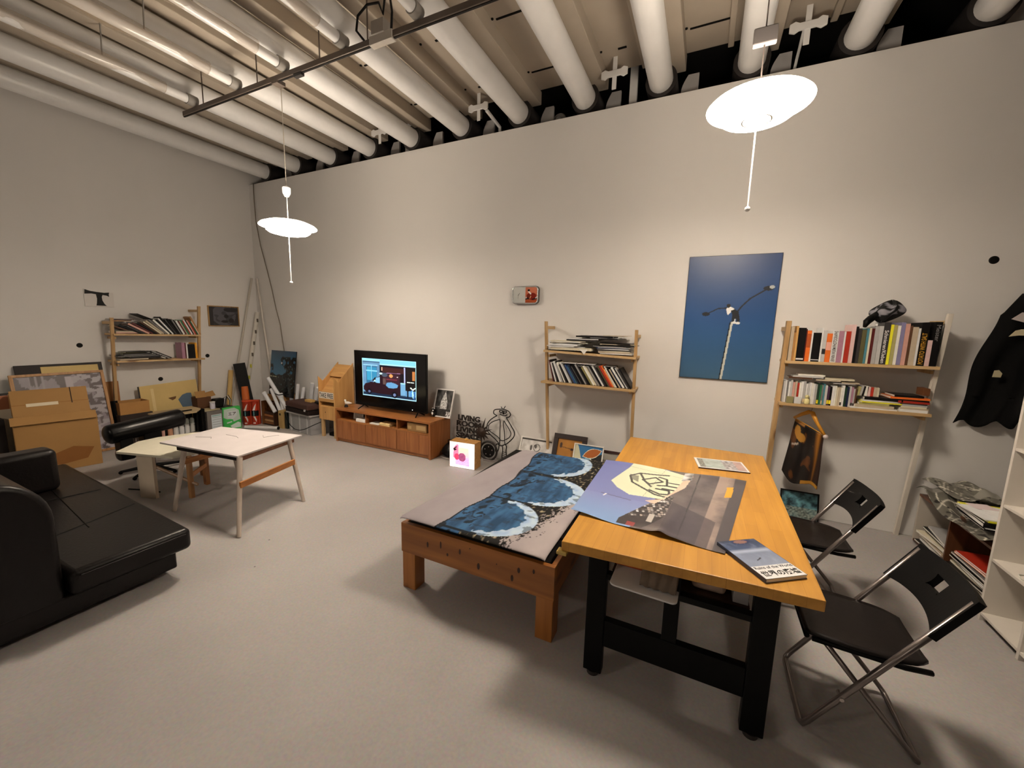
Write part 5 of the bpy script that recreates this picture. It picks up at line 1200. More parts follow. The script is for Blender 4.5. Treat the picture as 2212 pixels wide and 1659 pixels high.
# cut-out black figures leaning on the wall
CUT = mat('#241c18',0.5); CUT2 = mat('#3a302a',0.4)
M = T(Vector((-2.92,4.36,0.0))) @ RX(pi/2-0.06)
t = thing('word_cutout', 'dark cut-out lettering reading living room living space, behind the light box', 'sign', (-2.70,4.37,0))
for s, x, y, w_, h_ in (('LIVING',0.02,0.465,0.34,0.075),('ROOM',0.0,0.385,0.38,0.075),('LIVING',0.0,0.305,0.38,0.075),('SPACE',0.0,0.225,0.38,0.075)):
    text('word', s, M @ T(Vector((x,y,0.0))), w_, h_, CUT, t, thick=0.006, bold=0.045)
P('support', MB(M).box(0.0,0.39,0.0,0.20,-0.004,0.004), mat('#4a3c33',0.5), t)
P('rib', MB(M).box(0.10,0.104,0.2,0.47,-0.003,0.003), CUT, t); P('rib', MB(M).box(0.28,0.284,0.2,0.47,-0.003,0.003), CUT, t)
M = T(Vector((-2.50,4.33,0.36))) @ RX(pi/2-0.06)
t = thing('spiky_cutout', 'dark metallic spiky star cut-out between the lettering and the line figure', 'cut-out', (-2.50,4.36,0))
pts = []; lens = [0.17,0.15,0.20,0.12,0.14,0.10,0.12,0.13,0.11,0.16,0.12,0.13,0.15]
for i, L in enumerate(lens):
    a = 2*pi*i/len(lens)+0.35; b = a+pi/len(lens)
    pts.append((L*math.cos(a), L*math.sin(a))); pts.append((0.062*math.cos(b), 0.062*math.sin(b)))
P('star', MB(M).prism(pts,-0.003,0.003), mat('#3b2f28',0.35,0.4), t)
P('core', MB(M).lathe([(0,0.02),(0.04,0.012),(0.06,0.003)],16), mat('#4a3d34',0.3,0.5), t, smooth=True)
P('stem', MB(M).box(-0.008,0.008,-0.355,0.0,-0.006,0.0), CUT, t)
M = T(Vector((-2.43,4.30,0.0))) @ RX(pi/2-0.06)
t = thing('wheel_cutout', 'black ringed wheel cut-out standing right of the light box', 'cut-out', (-2.36,4.30,0))
P('rim', MB(M).tube([(0.05+0.12*math.cos(2*pi*k/36),0.135+0.12*math.sin(2*pi*k/36),0) for k in range(36)],0.014,8,closed=True), CUT, t, smooth='all')
P('disc', MB(M).prism([(0.05+0.088*math.cos(2*pi*k/30),0.135+0.088*math.sin(2*pi*k/30)) for k in range(30)],-0.004,0.004), INK, t)
for a in range(5):
    P('dot', MB(M @ T(Vector((0.05+0.055*math.cos(a*1.25+0.3),0.135+0.055*math.sin(a*1.25+0.3),0.005)))).lathe([(0,0.001),(0.008,0.001),(0.008,0)],10), mat('#8c8378',0.5), t)
P('stand', MB(M).box(-0.01,0.30,0.0,0.022,-0.03,0.02), mat('#8a8078',0.4), t)
# line figure with big head
t = thing('line_figure', 'black outline figure cut-out with long arms and two antennae', 'cut-out', (-2.22,4.36,0))
M = T(Vector((-2.45,4.35,0.0))) @ RX(pi/2-0.05)
def sp(pts, n=5):
    out = []
    for i in range(len(pts)-1):
        p0 = pts[max(0,i-1)]; p1 = pts[i]; p2 = pts[i+1]; p3 = pts[min(len(pts)-1,i+2)]
        for k in range(n):
            s_ = k/n
            out.append(tuple(0.5*((2*p1[d])+(-p0[d]+p2[d])*s_+(2*p0[d]-5*p1[d]+4*p2[d]-p3[d])*s_*s_+(-p0[d]+3*p1[d]-3*p2[d]+p3[d])*s_**3) for d in (0,1)))
    out.append(pts[-1]); return out
# pixel outline (1100..1610 by 180..1400 in the zoomed crop) to metres on the wall: 11.85 px per photo px
def fx(px, py):
    u = 970+px/11.85; v = 870+py/11.85
    return ((u-1052)*0.00715+0.02, (1000-v)*0.0063+0.005)
def ln(name, pts, r=0.0065, closed=False):
    q = [fx(*p) for p in pts]; q = sp(q+[q[0]] if closed else q)
    P(name, MB(M).tube([(a,b,0) for a,b in (q[:-1] if closed else q)], r, 8, closed=closed), INK, t, smooth='all')
ln('head', [(1180,435),(1100,390),(1110,310),(1200,275),(1330,262),(1440,290),(1495,360),(1460,430),(1400,450)])
ln('antenna', [(1310,262),(1265,205)],0.005); ln('antenna', [(1325,262),(1368,180)],0.005)
ln('eye', [(1235,300),(1245,340),(1290,345),(1310,310)],0.007); ln('eye', [(1335,305),(1345,345),(1385,340),(1405,305)],0.007)
ln('eyelid', [(1235,298),(1400,302)],0.007); ln('nose', [(1330,330),(1330,380)],0.012); ln('mouth', [(1245,385),(1300,408),(1370,410),(1420,378)],0.006)
ln('outer_arm', [(1180,435),(1090,500),(1000,590),(950,700),(960,830),(1050,930),(1160,1010),(1230,1080),(1265,1120)])
ln('inner_arm', [(1250,520),(1180,545),(1080,600),(1000,680),(985,760),(1010,830),(1120,890),(1210,940),(1260,985)],0.0055)
ln('body_side', [(1250,520),(1265,600),(1265,800),(1270,1000),(1265,1120)],0.0055)
ln('body_side', [(1350,530),(1340,620),(1365,760),(1380,900),(1385,1010),(1400,1100)],0.0055)
ln('inner_arm', [(1350,530),(1410,620),(1480,720),(1525,820),(1490,920),(1385,1000)],0.0055)
ln('outer_arm', [(1400,450),(1460,540),(1540,660),(1600,760),(1600,870),(1540,970),(1440,1080),(1390,1110)])
ln('belt', [(1270,1015),(1330,1022),(1385,1010)],0.006); ln('hip', [(1215,1115),(1300,1150),(1360,1130),(1400,1100)],0.007)
ln('leg', [(1215,1115),(1180,1180),(1180,1290),(1215,1330),(1250,1250),(1262,1150)],0.007)
ln('leg', [(1400,1100),(1435,1150),(1430,1260),(1445,1380),(1430,1500)],0.007); ln('leg', [(1335,1140),(1350,1260),(1340,1400),(1345,1500)],0.006)
for k in range(5): ln('leg_stripe', [(1350,1290+k*45),(1430,1300+k*45)],0.004)
P('base', MB(M).box(0.05,0.36,0.0,0.012,-0.02,0.02), CUT2, t)
# pictures leaning on the wall behind the daybed
def faint(u, v):
    c = mixc('#b3aca0','#d6cfc3', fbm(u,v,7,3)*1.4-0.2)
    r_1 = math.hypot((u-0.53)*1.2,(v-0.72)); 
    if abs(r_1-0.12) < 0.012: c = CH('#2f2a27')
    if ((u-0.49)/0.04)**2+((v-0.76)/0.07)**2 < 1 or ((u-0.34)/0.04)**2+((v-0.70)/0.09)**2 < 1: c = CH('#4a443f')
    if v > 0.95: c = CH('#3a322c')
    return c
framed('framed_drawing', 'pale drawing in a white frame leaning on the wall behind the daybed', 'picture', T(Vector((-1.965,4.26,0.0))) @ RX(pi/2-0.42), 0.43, 0.40, 0.018, 0.022, mat('#d3cbbd',0.5), faint, 60, 50)
def hook(u, v):
    c = mixc('#b07a2e','#9a6620',nz(u,v,4))
    if ((u-0.14)/0.05)**2+((v-0.80)/0.09)**2 < 1 or segd(u,v,(0.16,0.76),(0.55,0.72)) < 0.010 or ((u-0.60)/0.06)**2+((v-0.71)/0.04)**2 < 1 or segd(u,v,(0.62,0.70),(0.9,0.74)) < 0.015: c = CH('#3a2010')
    return c
framed('framed_collage', 'deep dark-brown frame with a tan centre leaning behind the daybed', 'picture', T(Vector((-1.52,4.24,0.0))) @ RX(pi/2-0.36), 0.40, 0.50, 0.055, 0.03, mat('#2a1a14',0.4), hook, 50, 60)
def geo(u, v):
    v = (v-0.28)/0.72
    if v < 0: return CH('#0d0f0e') if u > 0.5 else CH('#c9c3a2')
    c = CH('#c9c3a2')
    arc = 0.08+0.30*(1-v)**0.75*1.0
    if u > arc and v > 0.50: c = CH('#2f6d94')
    if u > 0.52 and v < 0.56+0.55*(u-0.62): c = CH('#0d0f0e')
    e1 = ((u-0.50)/0.21)**2+((v-0.18)/0.38)**2
    if e1 < 1: c = CH('#7fa8b4')
    elif e1 < 1.16 and u > 0.5: c = CH('#dcd6bc')
    lx, ly = (u-0.64), (v-0.73); a_ = 0.44; px_ = lx*math.cos(a_)+ly*math.sin(a_); py_ = -lx*math.sin(a_)+ly*math.cos(a_)
    k_ = 0.15*max(0,1-(px_/0.34)**2)
    if abs(py_) < k_: c = CH('#a35c22')
    elif abs(py_) < k_+0.022 and abs(px_) < 0.36: c = CH('#dcd6bc')
    return c
framed('geometric_painting', 'square painting of blue, orange and black curved shapes behind the daybed', 'painting', T(Vector((-1.245,4.16,0.0))) @ RX(pi/2-0.36), 0.34, 0.44, 0.012, 0.022, mat('#d6d0c0',0.4), geo, 90, 110)
def sketch(u, v): return mixc('#5d594b','#a39d8a', nz(u,v*2,18,2)*1.8-0.3) if v < 0.75 else CH('#a9a392')
framed('framed_sketch', 'wide dark-framed sketch leaning on the wall behind the table end', 'picture', T(Vector((-1.0,4.30,0.0))) @ RX(pi/2-0.28), 0.60, 0.37, 0.03, 0.02, mat('#3a1f18',0.4), sketch, 60, 30)
# ================================================================ clutter along the left wall
CB = mat('#a07844', 0.75, var=0.08, scale=5); CBD = mat('#8a5a28', 0.8); BRD = mat('#3a3029',0.7)
def lean_left(y, h_, xfoot, tilt): # plane leaning on the left wall: local x right, y up, z to the room; foot at xfoot
    return T(Vector((xfoot, y, 0.0))) @ RZ(pi/2) @ RX(pi/2-tilt)
# stacked framed pieces behind the cartons
def photo_gray(u, v):
    g = fbm(u*1.6, v, 4, 5)
    c = CH('#5a4f4c') if g > 0.5 else CH('#8a807f')
    if u > 0.62 and nz(u, v*3, 8, 2) > 0.52: c = CH('#a39a98')
    if 0.55 < u < 0.68 and 0.4 < v < 0.98 and abs(u-0.58-0.1*(1-v)) < 0.05: c = CH('#aaa09e')
    if 0.15 < u < 0.34 and int(u*40) % 3 == 0 and v > 0.5: c = CH('#968c8a')
    return c
t = thing('dark_board', 'tall dark board with a cream slat leaning on the left wall', 'board', (0,0,0), frame=lean_left(1.95,1.2,-6.93,0.20))
M = lean_left(1.585, 1.2, -6.93, 0.20)
P('board', MB(M).box(0,0.745,0,1.15,0,0.02), mat('#2c2522',0.7), t, bevel=0.002)
P('cream_slat', MB(M).box(0.20,0.70,0.98,1.12,0.0205,0.032), mat('#c9ae6e',0.6), t, bevel=0.001)
M = lean_left(1.515, 1.05, -6.86, 0.20)
framed('framed_canvas', 'big wood-framed grey and white abstract canvas leaning behind the cartons', 'canvas', M, 0.79, 1.05, 0.03, 0.025, wood('#b38650','#94693a',axis=1,knots=False), photo_gray, 80, 100)
M = lean_left(1.22, 0.8, -6.82, 0.13)
t = thing('framed_picture', 'dark-framed reddish picture at the far left edge behind the cartons', 'picture', (0,0,0), frame=M)
P('frame', MB(M).box(0,0.29,0,0.86,0,0.02), mat('#221a16',0.6), t, bevel=0.002)
P('face', MB(M).box(0.01,0.245,0.03,0.835,0.0205,0.023), mat('#9c6443',0.6), t)
tag(P('green_roll', MB().cyl((-7.02,1.53,0.0),(-7.10,1.56,0.99),0.03), mat('#6f7f55',0.7), smooth=True), 'greenish paper roll standing behind the reddish framed picture', 'roll')
M = lean_left(1.05, 0.7, -6.70, 0.12)
tag(P('pale_mat', MB(M).box(0,0.46,0,0.70,0,0.02), mat('#c3b89f',0.7), bevel=0.003), 'pale grey-white sheet leaning left of the cartons', 'sheet')
tag(P('black_crate', MB().box(-6.72,-6.55,1.16,1.338,0,0.63), mat('#17100c',0.7), bevel=0.004), 'black-brown upright box left of the cartons', 'box')
tag(P('brown_board', MB(T(Vector((-6.50,0.92,0.0))) @ RZ(pi/2) @ RX(pi/2-0.25) @ RZ(-0.25)).box(0,0.36,0.02,0.36,0,0.02), mat('#3d2517',0.7), bevel=0.003), 'dark brown board lying against things at the far left', 'board')
# the two cartons
PV = T(Vector((-6.30,1.97,0))) @ RZ(-0.19) @ T(Vector((6.30,-1.97,0)))
t = thing('cardboard_carton', 'large brown cardboard carton, the lower one behind the sofa', 'carton', (-6.55,1.66,0))
cb = MB(PV @ T(Vector((-6.30,1.345,0))) @ RZ(pi/2))
P('body', cb.box(0,0.62,0,0.42,0,0.60), CB, t, bevel=0.006)
P('bent_flap', MB(PV @ T(Vector((-6.295,1.33,0.585))) @ RZ(pi/2) @ RX(0.9)).box(0,0.63,-0.03,0.07,0,0.006), CB, t, bevel=0.002)
P('darker_patch', MB(PV @ T(Vector((-6.2985,1.55,0.10))) @ RZ(pi/2) @ RX(pi/2)).prism([(0.0,0),(0.10,-0.03),(0.30,0.0),(0.36,0.12),(0.2,0.16),(0.05,0.1)],0,0.0008), CBD, t)  # darker brown patch low on the front face
t = thing('cardboard_carton', 'opened cardboard carton with shiny tape, lying on the large one', 'carton', (-6.55,1.66,0.61))
Mc = PV @ T(Vector((-6.335,1.36,0.62))) @ RZ(pi/2+0.04) @ RX(-0.30)
ff = P('front_face', MB(Mc).box(0,0.565,0.0,0.012,0,0.31), CB, t, bevel=0.003)
P('body', MB(PV @ T(Vector((-6.36,1.37,0.612))) @ RZ(pi/2+0.04)).box(0,0.54,0.10,0.38,0,0.24), CB, t, bevel=0.005)
P('torn_edge', MB(Mc).box(0.43,0.438,-0.002,0.0,0.13,0.31), mat('#2b160a',0.8), ff)
P('fold_line', MB(Mc).box(0.0,0.565,-0.0015,0.0,0.148,0.152), CBD, ff)
P('tape', MB(Mc).box(0.10,0.33,-0.0025,-0.0005,0.125,0.16), mat('#d8c8a8',0.05,0.0,spec=1.0), ff, label='shiny clear tape')
# things right of the cartons
tag(P('brown_card', MB(lean_left(2.36,0.85,-7.178,0.0)).box(0,0.125,0,0.855,0,0.008), mat('#9c6c3c',0.7)), 'narrow brown cardboard sheet behind the left shelf post', 'cardboard')
tag(P('black_tube', MB().cyl((-6.90,2.28,0),(-7.0,2.33,0.62),0.035,n=12).cyl((-6.86,2.36,0),(-6.98,2.42,0.58),0.03,n=12) if False else MB().cyl((-6.88,2.345,0),(-6.96,2.345,0.62),0.036,n=12), BLK, smooth=True), 'black tube standing at the foot of the left shelf post', 'tube')
t = thing('open_box', 'open brown cardboard box left of the cream board', 'box', (-6.93,2.50,0.36))
P('walls', MB().box(-6.82,-6.814,2.345,2.655,0.44,0.60).box(-7.04,-7.034,2.345,2.655,0.44,0.60).box(-7.034,-6.82,2.345,2.351,0.44,0.60).box(-7.034,-6.82,2.649,2.655,0.44,0.60).box(-7.034,-6.82,2.351,2.649,0.44,0.446), mat('#a97c44',0.75), t)
P('contents', MB().box(-7.03,-6.83,2.36,2.64,0.447,0.52), BLK, t)
tag(P('storage_chest', MB().box(-7.08,-6.80,2.33,2.68,0,0.439), mat('#2a1d14',0.7), bevel=0.006), 'dark chest under the open brown box', 'chest')
M = lean_left(2.655, 0.8, -6.98, 0.13)
t = thing('cream_board', 'cream construction board with a blue patch under the left shelf', 'board', (0,0,0), frame=M)
P('board', MB(M).prism([(0,0),(0.70,0),(0.70,0.80),(0.0,0.765)],0,0.02), mat('#c7ab6e',0.7,var=0.12,scale=4), t, bevel=0.002)
P('dark_edge', MB(M).box(-0.012,0,0,0.765,0,0.02), BRD, t)
P('blue_patch', MB(M).prism([(0.43,0.52),(0.45,0.46),(0.47,0.40),(0.60,0.395),(0.615,0.47),(0.605,0.60),(0.55,0.605),(0.49,0.585)],0.0205,0.0215), mat('#54646f',0.8), t, label='blue-grey painted patch')
P('brown_patch', MB(M).prism([(0.31,0.56),(0.41,0.575),(0.40,0.54),(0.36,0.52)],0.0205,0.0215), mat('#6b4a28',0.8), t)
P('tape_strip', MB(M).box(0.12,0.155,0.40,0.72,0.0205,0.0215), mat('#d4bd84',0.5), t)
# low side table with jars
t = thing('side_table', 'low dark side table with a pale top in front of the cream board', 'table', (-6.62,2.95,0))
P('table_top', MB().prism([(-6.85,2.62),(-6.42,2.62),(-6.42,3.02),(-6.60,3.16),(-6.85,3.17)],0.40,0.42), mat('#b09a74',0.6), t, bevel=0.002)
for x, y in ((-6.82,2.65),(-6.46,2.65),(-6.62,3.10),(-6.82,3.12)): P('leg', MB().box(x,x+0.02,y,y+0.02,0,0.40), BLK, t)
P('rear_panel', MB().box(-6.85,-6.845,2.66,3.15,0.0,0.40), mat('#46423d',0.6), t)
tag(P('black_tool', MB().box(-6.56,-6.53,2.72,3.02,0.4205,0.435).box(-6.60,-6.56,2.80,2.84,0.4205,0.43), BLK, bevel=0.002), 'black elongated tool lying on the low side table', 'tool')
jarcol = ['#b98f80','#c39a8a','#c09684','#b98a68','#c9c4b8','#cfcac0','#c9c4b8','#bfb9ab']
for i in range(8):
    y = 2.62+i*0.069; 
    t = thing('jar', '%s lidded plastic jar under the side table, %s' % ('pinkish' if i < 4 else 'whitish', ['at the left end','next to the leftmost jar','third from the left','last pinkish one','first whitish one','beside the black crate side, left','one before the right end','at the right end'][i]), 'jar', (-6.74,y,0), 'jars under the side table')
    P('body', MB(T(Vector((-6.74,y,0.002)))).lathe([(0,0),(0.03,0),(0.031,0.01),(0.031,0.15),(0.026,0.165),(0.026,0.17),(0,0.17)],16), mat(jarcol[i],0.4), t, smooth=True)
    P('lid', MB(T(Vector((-6.74,y,0.173)))).lathe([(0,0),(0.028,0),(0.029,0.004),(0.029,0.02),(0,0.022)],16), mat('#d8d2c4',0.4), t, smooth=True)
for i in range(3):
    tag(P('jar', MB(T(Vector((-6.74,2.97+i*0.066,0.197)))).lathe([(0,0),(0.028,0),(0.029,0.05),(0.02,0.075),(0,0.08)],14), mat('#aeb0a0',0.3), smooth=True), 'greyish small jar stacked on the whitish jars, %s' % ['left one','middle one','right one'][i], 'jar', 'jars stacked on the others')
tag(P('black_crate', MB().box(-6.86,-6.62,3.175,3.20,0,0.40).box(-6.86,-6.62,3.20,3.22,0,0.40), BLK, bevel=0.003), 'black narrow upright crate side between jars and grey crate', 'crate')
t = thing('grey_crate', 'grey crate with a printed white sheet on its front, under the white jar', 'crate', (-6.74,3.33,0))
P('body', MB().box(-6.86,-6.60,3.235,3.445,0,0.345), mat('#6d665d',0.6), t, bevel=0.006)
P('sheet', MB().box(-6.5995,-6.598,3.29,3.43,0.03,0.29), mat('#c6c9c3',0.6), t)
for k in range(6): P('printed_line', MB().box(-6.5978,-6.597,3.30,3.42,0.06+k*0.037,0.066+k*0.037), mat('#8d918c',0.7), t)
P('sheet_header', MB().box(-6.5978,-6.597,3.30,3.42,0.265,0.28), mat('#7fa39a',0.6), t)
tag(P('paper_pile', MB().box(-6.84,-6.64,3.22,3.44,0.347,0.362), mat('#a99c78',0.7), bevel=0.002), 'yellowish papers lying on the grey crate', 'paper')
t = thing('open_carton', 'small open carton with raised flaps against the left wall', 'box', (-6.95,3.40,0.363))
P('body', MB().box(-7.03,-6.86,3.25,3.44,0.30,0.53), mat('#5c3a20',0.8), t, bevel=0.003)
P('flap', MB(T(Vector((-6.87,3.24,0.53))) @ RZ(pi/2) @ RX(pi/2-0.35)).box(0,0.14,0,0.10,0,0.004), CB, t)
P('flap', MB(T(Vector((-6.90,3.40,0.51))) @ RZ(pi/2+0.1) @ RX(pi/2-0.5) @ RZ(0.15)).box(0,0.14,0,0.085,0,0.004), CB, t)
tag(P('lower_box', MB().box(-7.06,-6.87,3.24,3.375,0,0.299).box(-7.03,-6.87,3.375,3.46,0,0.299), mat('#4b3524',0.8), bevel=0.004), 'dark box standing behind the grey crate', 'box')
t = thing('white_jar', 'white plastic jar with lid on the grey crate', 'jar', (-6.72,3.36,0.363))
P('body', MB(T(Vector((-6.70,3.37,0.364)))).lathe([(0,0),(0.032,0),(0.034,0.01),(0.034,0.09),(0,0.095)],18), mat('#c9c3c6',0.4), t, smooth=True)
P('lid', MB(T(Vector((-6.70,3.37,0.46)))).lathe([(0,0),(0.037,0),(0.037,0.014),(0,0.016)],18), mat('#ddd6d4',0.4), t, smooth=True)
t = thing('black_case', 'black shoulder case with white-striped strap loops beside the white jar', 'bag', (-6.76,3.50,0.36))
P('body', MB().box(-6.84,-6.72,3.42,3.56,0.364,0.50), mat('#080707',0.5), t, bevel=0.02, seg=3)
for k in range(3):
    P('strap', MB().tube([(-6.73+0.01*k,3.54,0.37),(-6.73,3.545+0.02*k,0.50),(-6.73,3.59+0.015*k,0.52+0.01*k),(-6.72,3.625+0.01*k,0.46),(-6.71,3.62,0.375)],0.006,8), mat('#1b1817' if k != 1 else '#c9c3ba',0.5), t, smooth='all')
tag(P('pedestal', MB().box(-6.85,-6.69,3.455,3.66,0,0.362), mat('#231a14',0.7), bevel=0.004), 'dark box under the black shoulder case', 'box')
# green box
t = thing('green_box', 'green and white printed carton with black Japanese-like lettering', 'box', (-6.63,3.60,0))
G1 = T(Vector((-6.655,3.475,0))) @ RZ(math.atan2(0.235,0.05))
gb = P('body', MB(G1).box(0,0.245,0,0.10,0,0.355), mat('#3fae4e',0.5), t, bevel=0.003)
P('white_area', MB(G1 @ T(Vector((0,-0.0008,0))) @ RX(pi/2)).prism([(0.01,0.20),(0.02,0.33),(0.16,0.345),(0.22,0.30),(0.235,0.15),(0.14,0.12),(0.13,0.17),(0.06,0.17)],0,0.0006), mat('#b9c2b0',0.5), gb)
P('white_patch', MB(G1 @ T(Vector((0,-0.0016,0))) @ RX(pi/2)).prism([(0.065,0.18),(0.065,0.29),(0.195,0.30),(0.19,0.21),(0.13,0.16)],0,0.0006), mat('#c9c9c0',0.5), gb)
text('lettering', 'エア', G1 @ T(Vector((0.075,-0.0024,0.225))) @ RX(pi/2), 0.105, 0.05, INK, gb, bold=0.02)
P('lower_band', MB(G1 @ T(Vector((0,-0.0008,0))) @ RX(pi/2)).prism([(0.12,0.02),(0.09,0.06),(0.2,0.11),(0.235,0.09),(0.235,0.02)],0,0.0006).prism([(0.05,0.10),(0.05,0.12),(0.12,0.135),(0.12,0.115)],0,0.0006), mat('#c9d0c0',0.5), gb)
tag(P('papers', MB().box(-6.72,-6.66,3.55,3.65,0.3565,0.372), mat('#ddd8cc',0.7), bevel=0.003), 'crumpled white paper lying on the green carton', 'paper') if False else None
# red twin pack
t = thing('red_pack', 'red twin pack of tubes with black bands and white swooshes', 'pack', (-6.66,3.90,0))
Rm = T(Vector((-6.76,3.815,0))) @ RZ(math.atan2(0.16,0.19))
P('carton', MB(Rm).box(0,0.25,0.035,0.10,0,0.41), mat('#b2401c',0.5), t, bevel=0.004)
for k in range(2):
    tb_ = P('tube', MB(Rm).cyl((0.062+k*0.125,0.04,0.002),(0.062+k*0.125,0.04,0.39),0.055,n=24), mat('#a5341a',0.35), t, smooth=True)
    P('black_band', MB(Rm).cyl((0.062+k*0.125,0.04,0.15),(0.062+k*0.125,0.04,0.24),0.0558,n=24), mat('#0d1113',0.4), tb_, smooth=True)
    P('band_line', MB(Rm).box(0.052+k*0.125,0.066+k*0.125,-0.0175,-0.0160,0.155,0.235), mat('#5f8f8c',0.5), tb_)
    P('swoosh', MB(Rm @ T(Vector((k*0.125,-0.0145,0))) @ RX(pi/2)).prism([(0.04,0.245),(0.075,0.25),(0.098,0.36),(0.07,0.32)],-0.004,0.002).prism([(0.05,0.145),(0.09,0.05),(0.095,0.09),(0.075,0.145)],-0.004,0.002), mat('#e3d5c6',0.5), tb_)
    P('small_mark', MB(Rm).box(0.045+k*0.125,0.08+k*0.125,-0.0175,-0.0160,0.022,0.045), mat('#d8c4b4',0.5), tb_)
# cartons roll and boards in the corner
tag(P('paper_roll', MB().cyl((-6.95,3.70,0.0),(-7.12,3.90,0.88),0.034), mat('#c2a063',0.7), smooth=True), 'tan paper roll leaning by the left wall next to the orange roll', 'roll')
tag(P('orange_roll', MB().cyl((-6.85,3.97,0.0),(-6.98,4.02,0.60),0.055), mat('#c4682a',0.6), smooth=True), 'thick orange roll standing behind the red twin pack', 'roll')
tag(P('black_plank', MB(T(Vector((-6.93,3.98,0.0))) @ RZ(1.05) @ RX(pi/2-0.09) @ RZ(0.13)).box(0.0,0.17,0.0,1.0,0,0.02), mat('#060606',0.6), bevel=0.002), 'tall narrow black plank leaning in the left corner', 'plank')
t = thing('tall_tube', 'tall white printed cardboard tube with small dark marks leaning in the corner', 'tube', (-7.06,4.0,0))
tp_ = [(-7.06,3.98,0.0),(-7.07,4.18,0.9),(-7.06,4.37,1.86)]
P('tube', MB().tube(tp_,0.036,14), mat('#c9c0ae',0.5), t, smooth=True)
for k in range(6):
    f = 0.40+k*0.105; zc = 1.86*f; yc = 3.98+(4.37-3.98)*f+0.0
    P('printed_mark', MB().box(-7.030,-7.022,yc-0.014,yc+0.012,zc-0.03,zc+0.03), mat('#5a4f42' if k > 1 else '#b7b03a',0.6), t)
t = None
tag(P('clear_rod', MB().tube([(-7.12,3.80,0.0),(-7.14,4.36,2.44)],0.018,10), mat('#b9ae9c',0.35), smooth=True), 'very tall pale rod standing in the corner, the left one', 'rod')
tag(P('clear_rod', MB().tube([(-6.70,4.38,0.0),(-7.08,4.41,2.44)],0.018,10), mat('#c2b7a6',0.35), smooth=True), 'very tall pale rod in the corner leaning right of the other', 'rod')
def roll_mark():
    pass
# blue and black photo leaning in the corner
def treephoto(u, v):
    c = mixc('#3c6b80','#27465a', max(0,v-0.35)*1.6) if v > 0.45 else mixc('#5d7c86','#46656f',v*2)
    tree = nz(u,v,10,4)
    if v < 0.42+0.10*nz(u,0,6) : c = mixc('#060807','#3f4a42', (nz(u,v,16,9)-0.55)*3)
    if u > 0.50+0.25*(1-v)*0+0.10*math.sin(v*14) and v < 0.88 and tree+0.25*(u-0.5) > 0.42: c = mixc('#05080a','#56726f',(nz(u,v,22,3)-0.62)*3)
    if v < 0.12: c = CH('#070808')
    if u < 0.12 and v > 0.55 and v < 0.70 and nz(u,v,14,1) > 0.4: c = CH('#0a0c0e')
    if ((u-0.45)/0.02)**2+((v-0.73)/0.02)**2 < 1: c = CH('#dfe8ea')
    if 0.40 < v < 0.43 and u < 0.45 and nz(u,v,18) > 0.5: c = CH('#8f8f72')
    return c
M = T(Vector((-6.555,4.16,0.50))) @ RX(pi/2-0.10)
t = thing('tree_photo', 'photo board of dark trees against blue sky leaning in the corner', 'photo', (0,0,0), frame=M)
P('board', MB(M).prism([(0,0),(0.62,-0.02),(0.66,0.74),(0.03,0.74)],-0.012,0), mat('#15181a',0.4), t, bevel=0.001)
mb = MB(M); Qt = [(0.003,0.002),(0.618,-0.018),(0.657,0.738),(0.033,0.738)]
mb.grid(90,100,lambda u,v:(*bil(Qt,u,v),0.0008)); o = P('photo', mb, pictmat(0.2), t)
a = o.data.color_attributes.new('Col','FLOAT_COLOR','POINT'); cols = []
for j in range(101):
    for i in range(91): c = treephoto(i/90, j/100); cols += [c[0],c[1],c[2],1.0]
a.data.foreach_set('color', cols)
tag(P('yellow_roll', MB().tube([(-6.62,4.12,0.62),(-6.62,4.13,1.12)],0.014,10), mat('#c9bf4a',0.5), smooth=True), 'thin yellow-green strip at the left edge of the tree photo', 'strip') if False else None
# bench and crate with papers below the photo
tag(P('cardboard_stack', MB().box(-6.56,-6.16,4.12,4.40,0.40,0.4985), mat('#a67c4c',0.7,var=0.3,scale=30), bevel=0.004), 'stack of flat cardboard under the tree photo', 'cardboard')
t = thing('wooden_crate', 'dark open wooden crate of papers beside the red twin pack', 'crate', (-6.35,4.1,0))
P('side', MB().box(-6.555,-6.535,4.02,4.40,0,0.399), wood('#7a4e28','#5c3818',axis=2), t)
P('side', MB().box(-6.26,-6.24,4.02,4.40,0,0.399), wood('#4a2c16','#361f0f',axis=2), t)
P('rear_panel', MB().box(-6.535,-6.26,4.385,4.399,0,0.399), BRD, t)
P('bottom', MB().box(-6.535,-6.26,4.03,4.385,0,0.015), BRD, t)
for k in range(5):
    tag(P('paper_bundle', MB(T(Vector((-6.52,4.04,0.018+k*0.042))) @ RZ(0.02*math.sin(k*3))).box(0,0.25,0,0.3,0,0.034), mat(['#8c5a33','#b38a5c','#6b4022','#a36a3c','#4d3020'][k],0.8), bevel=0.003), '%s paper bundle in the dark wooden crate, %s' % (['brown','tan','dark brown','reddish','darkest'][k], ['lowest','second from the bottom','in the middle','second from the top','topmost'][k]), 'papers', 'paper bundles in the crate')
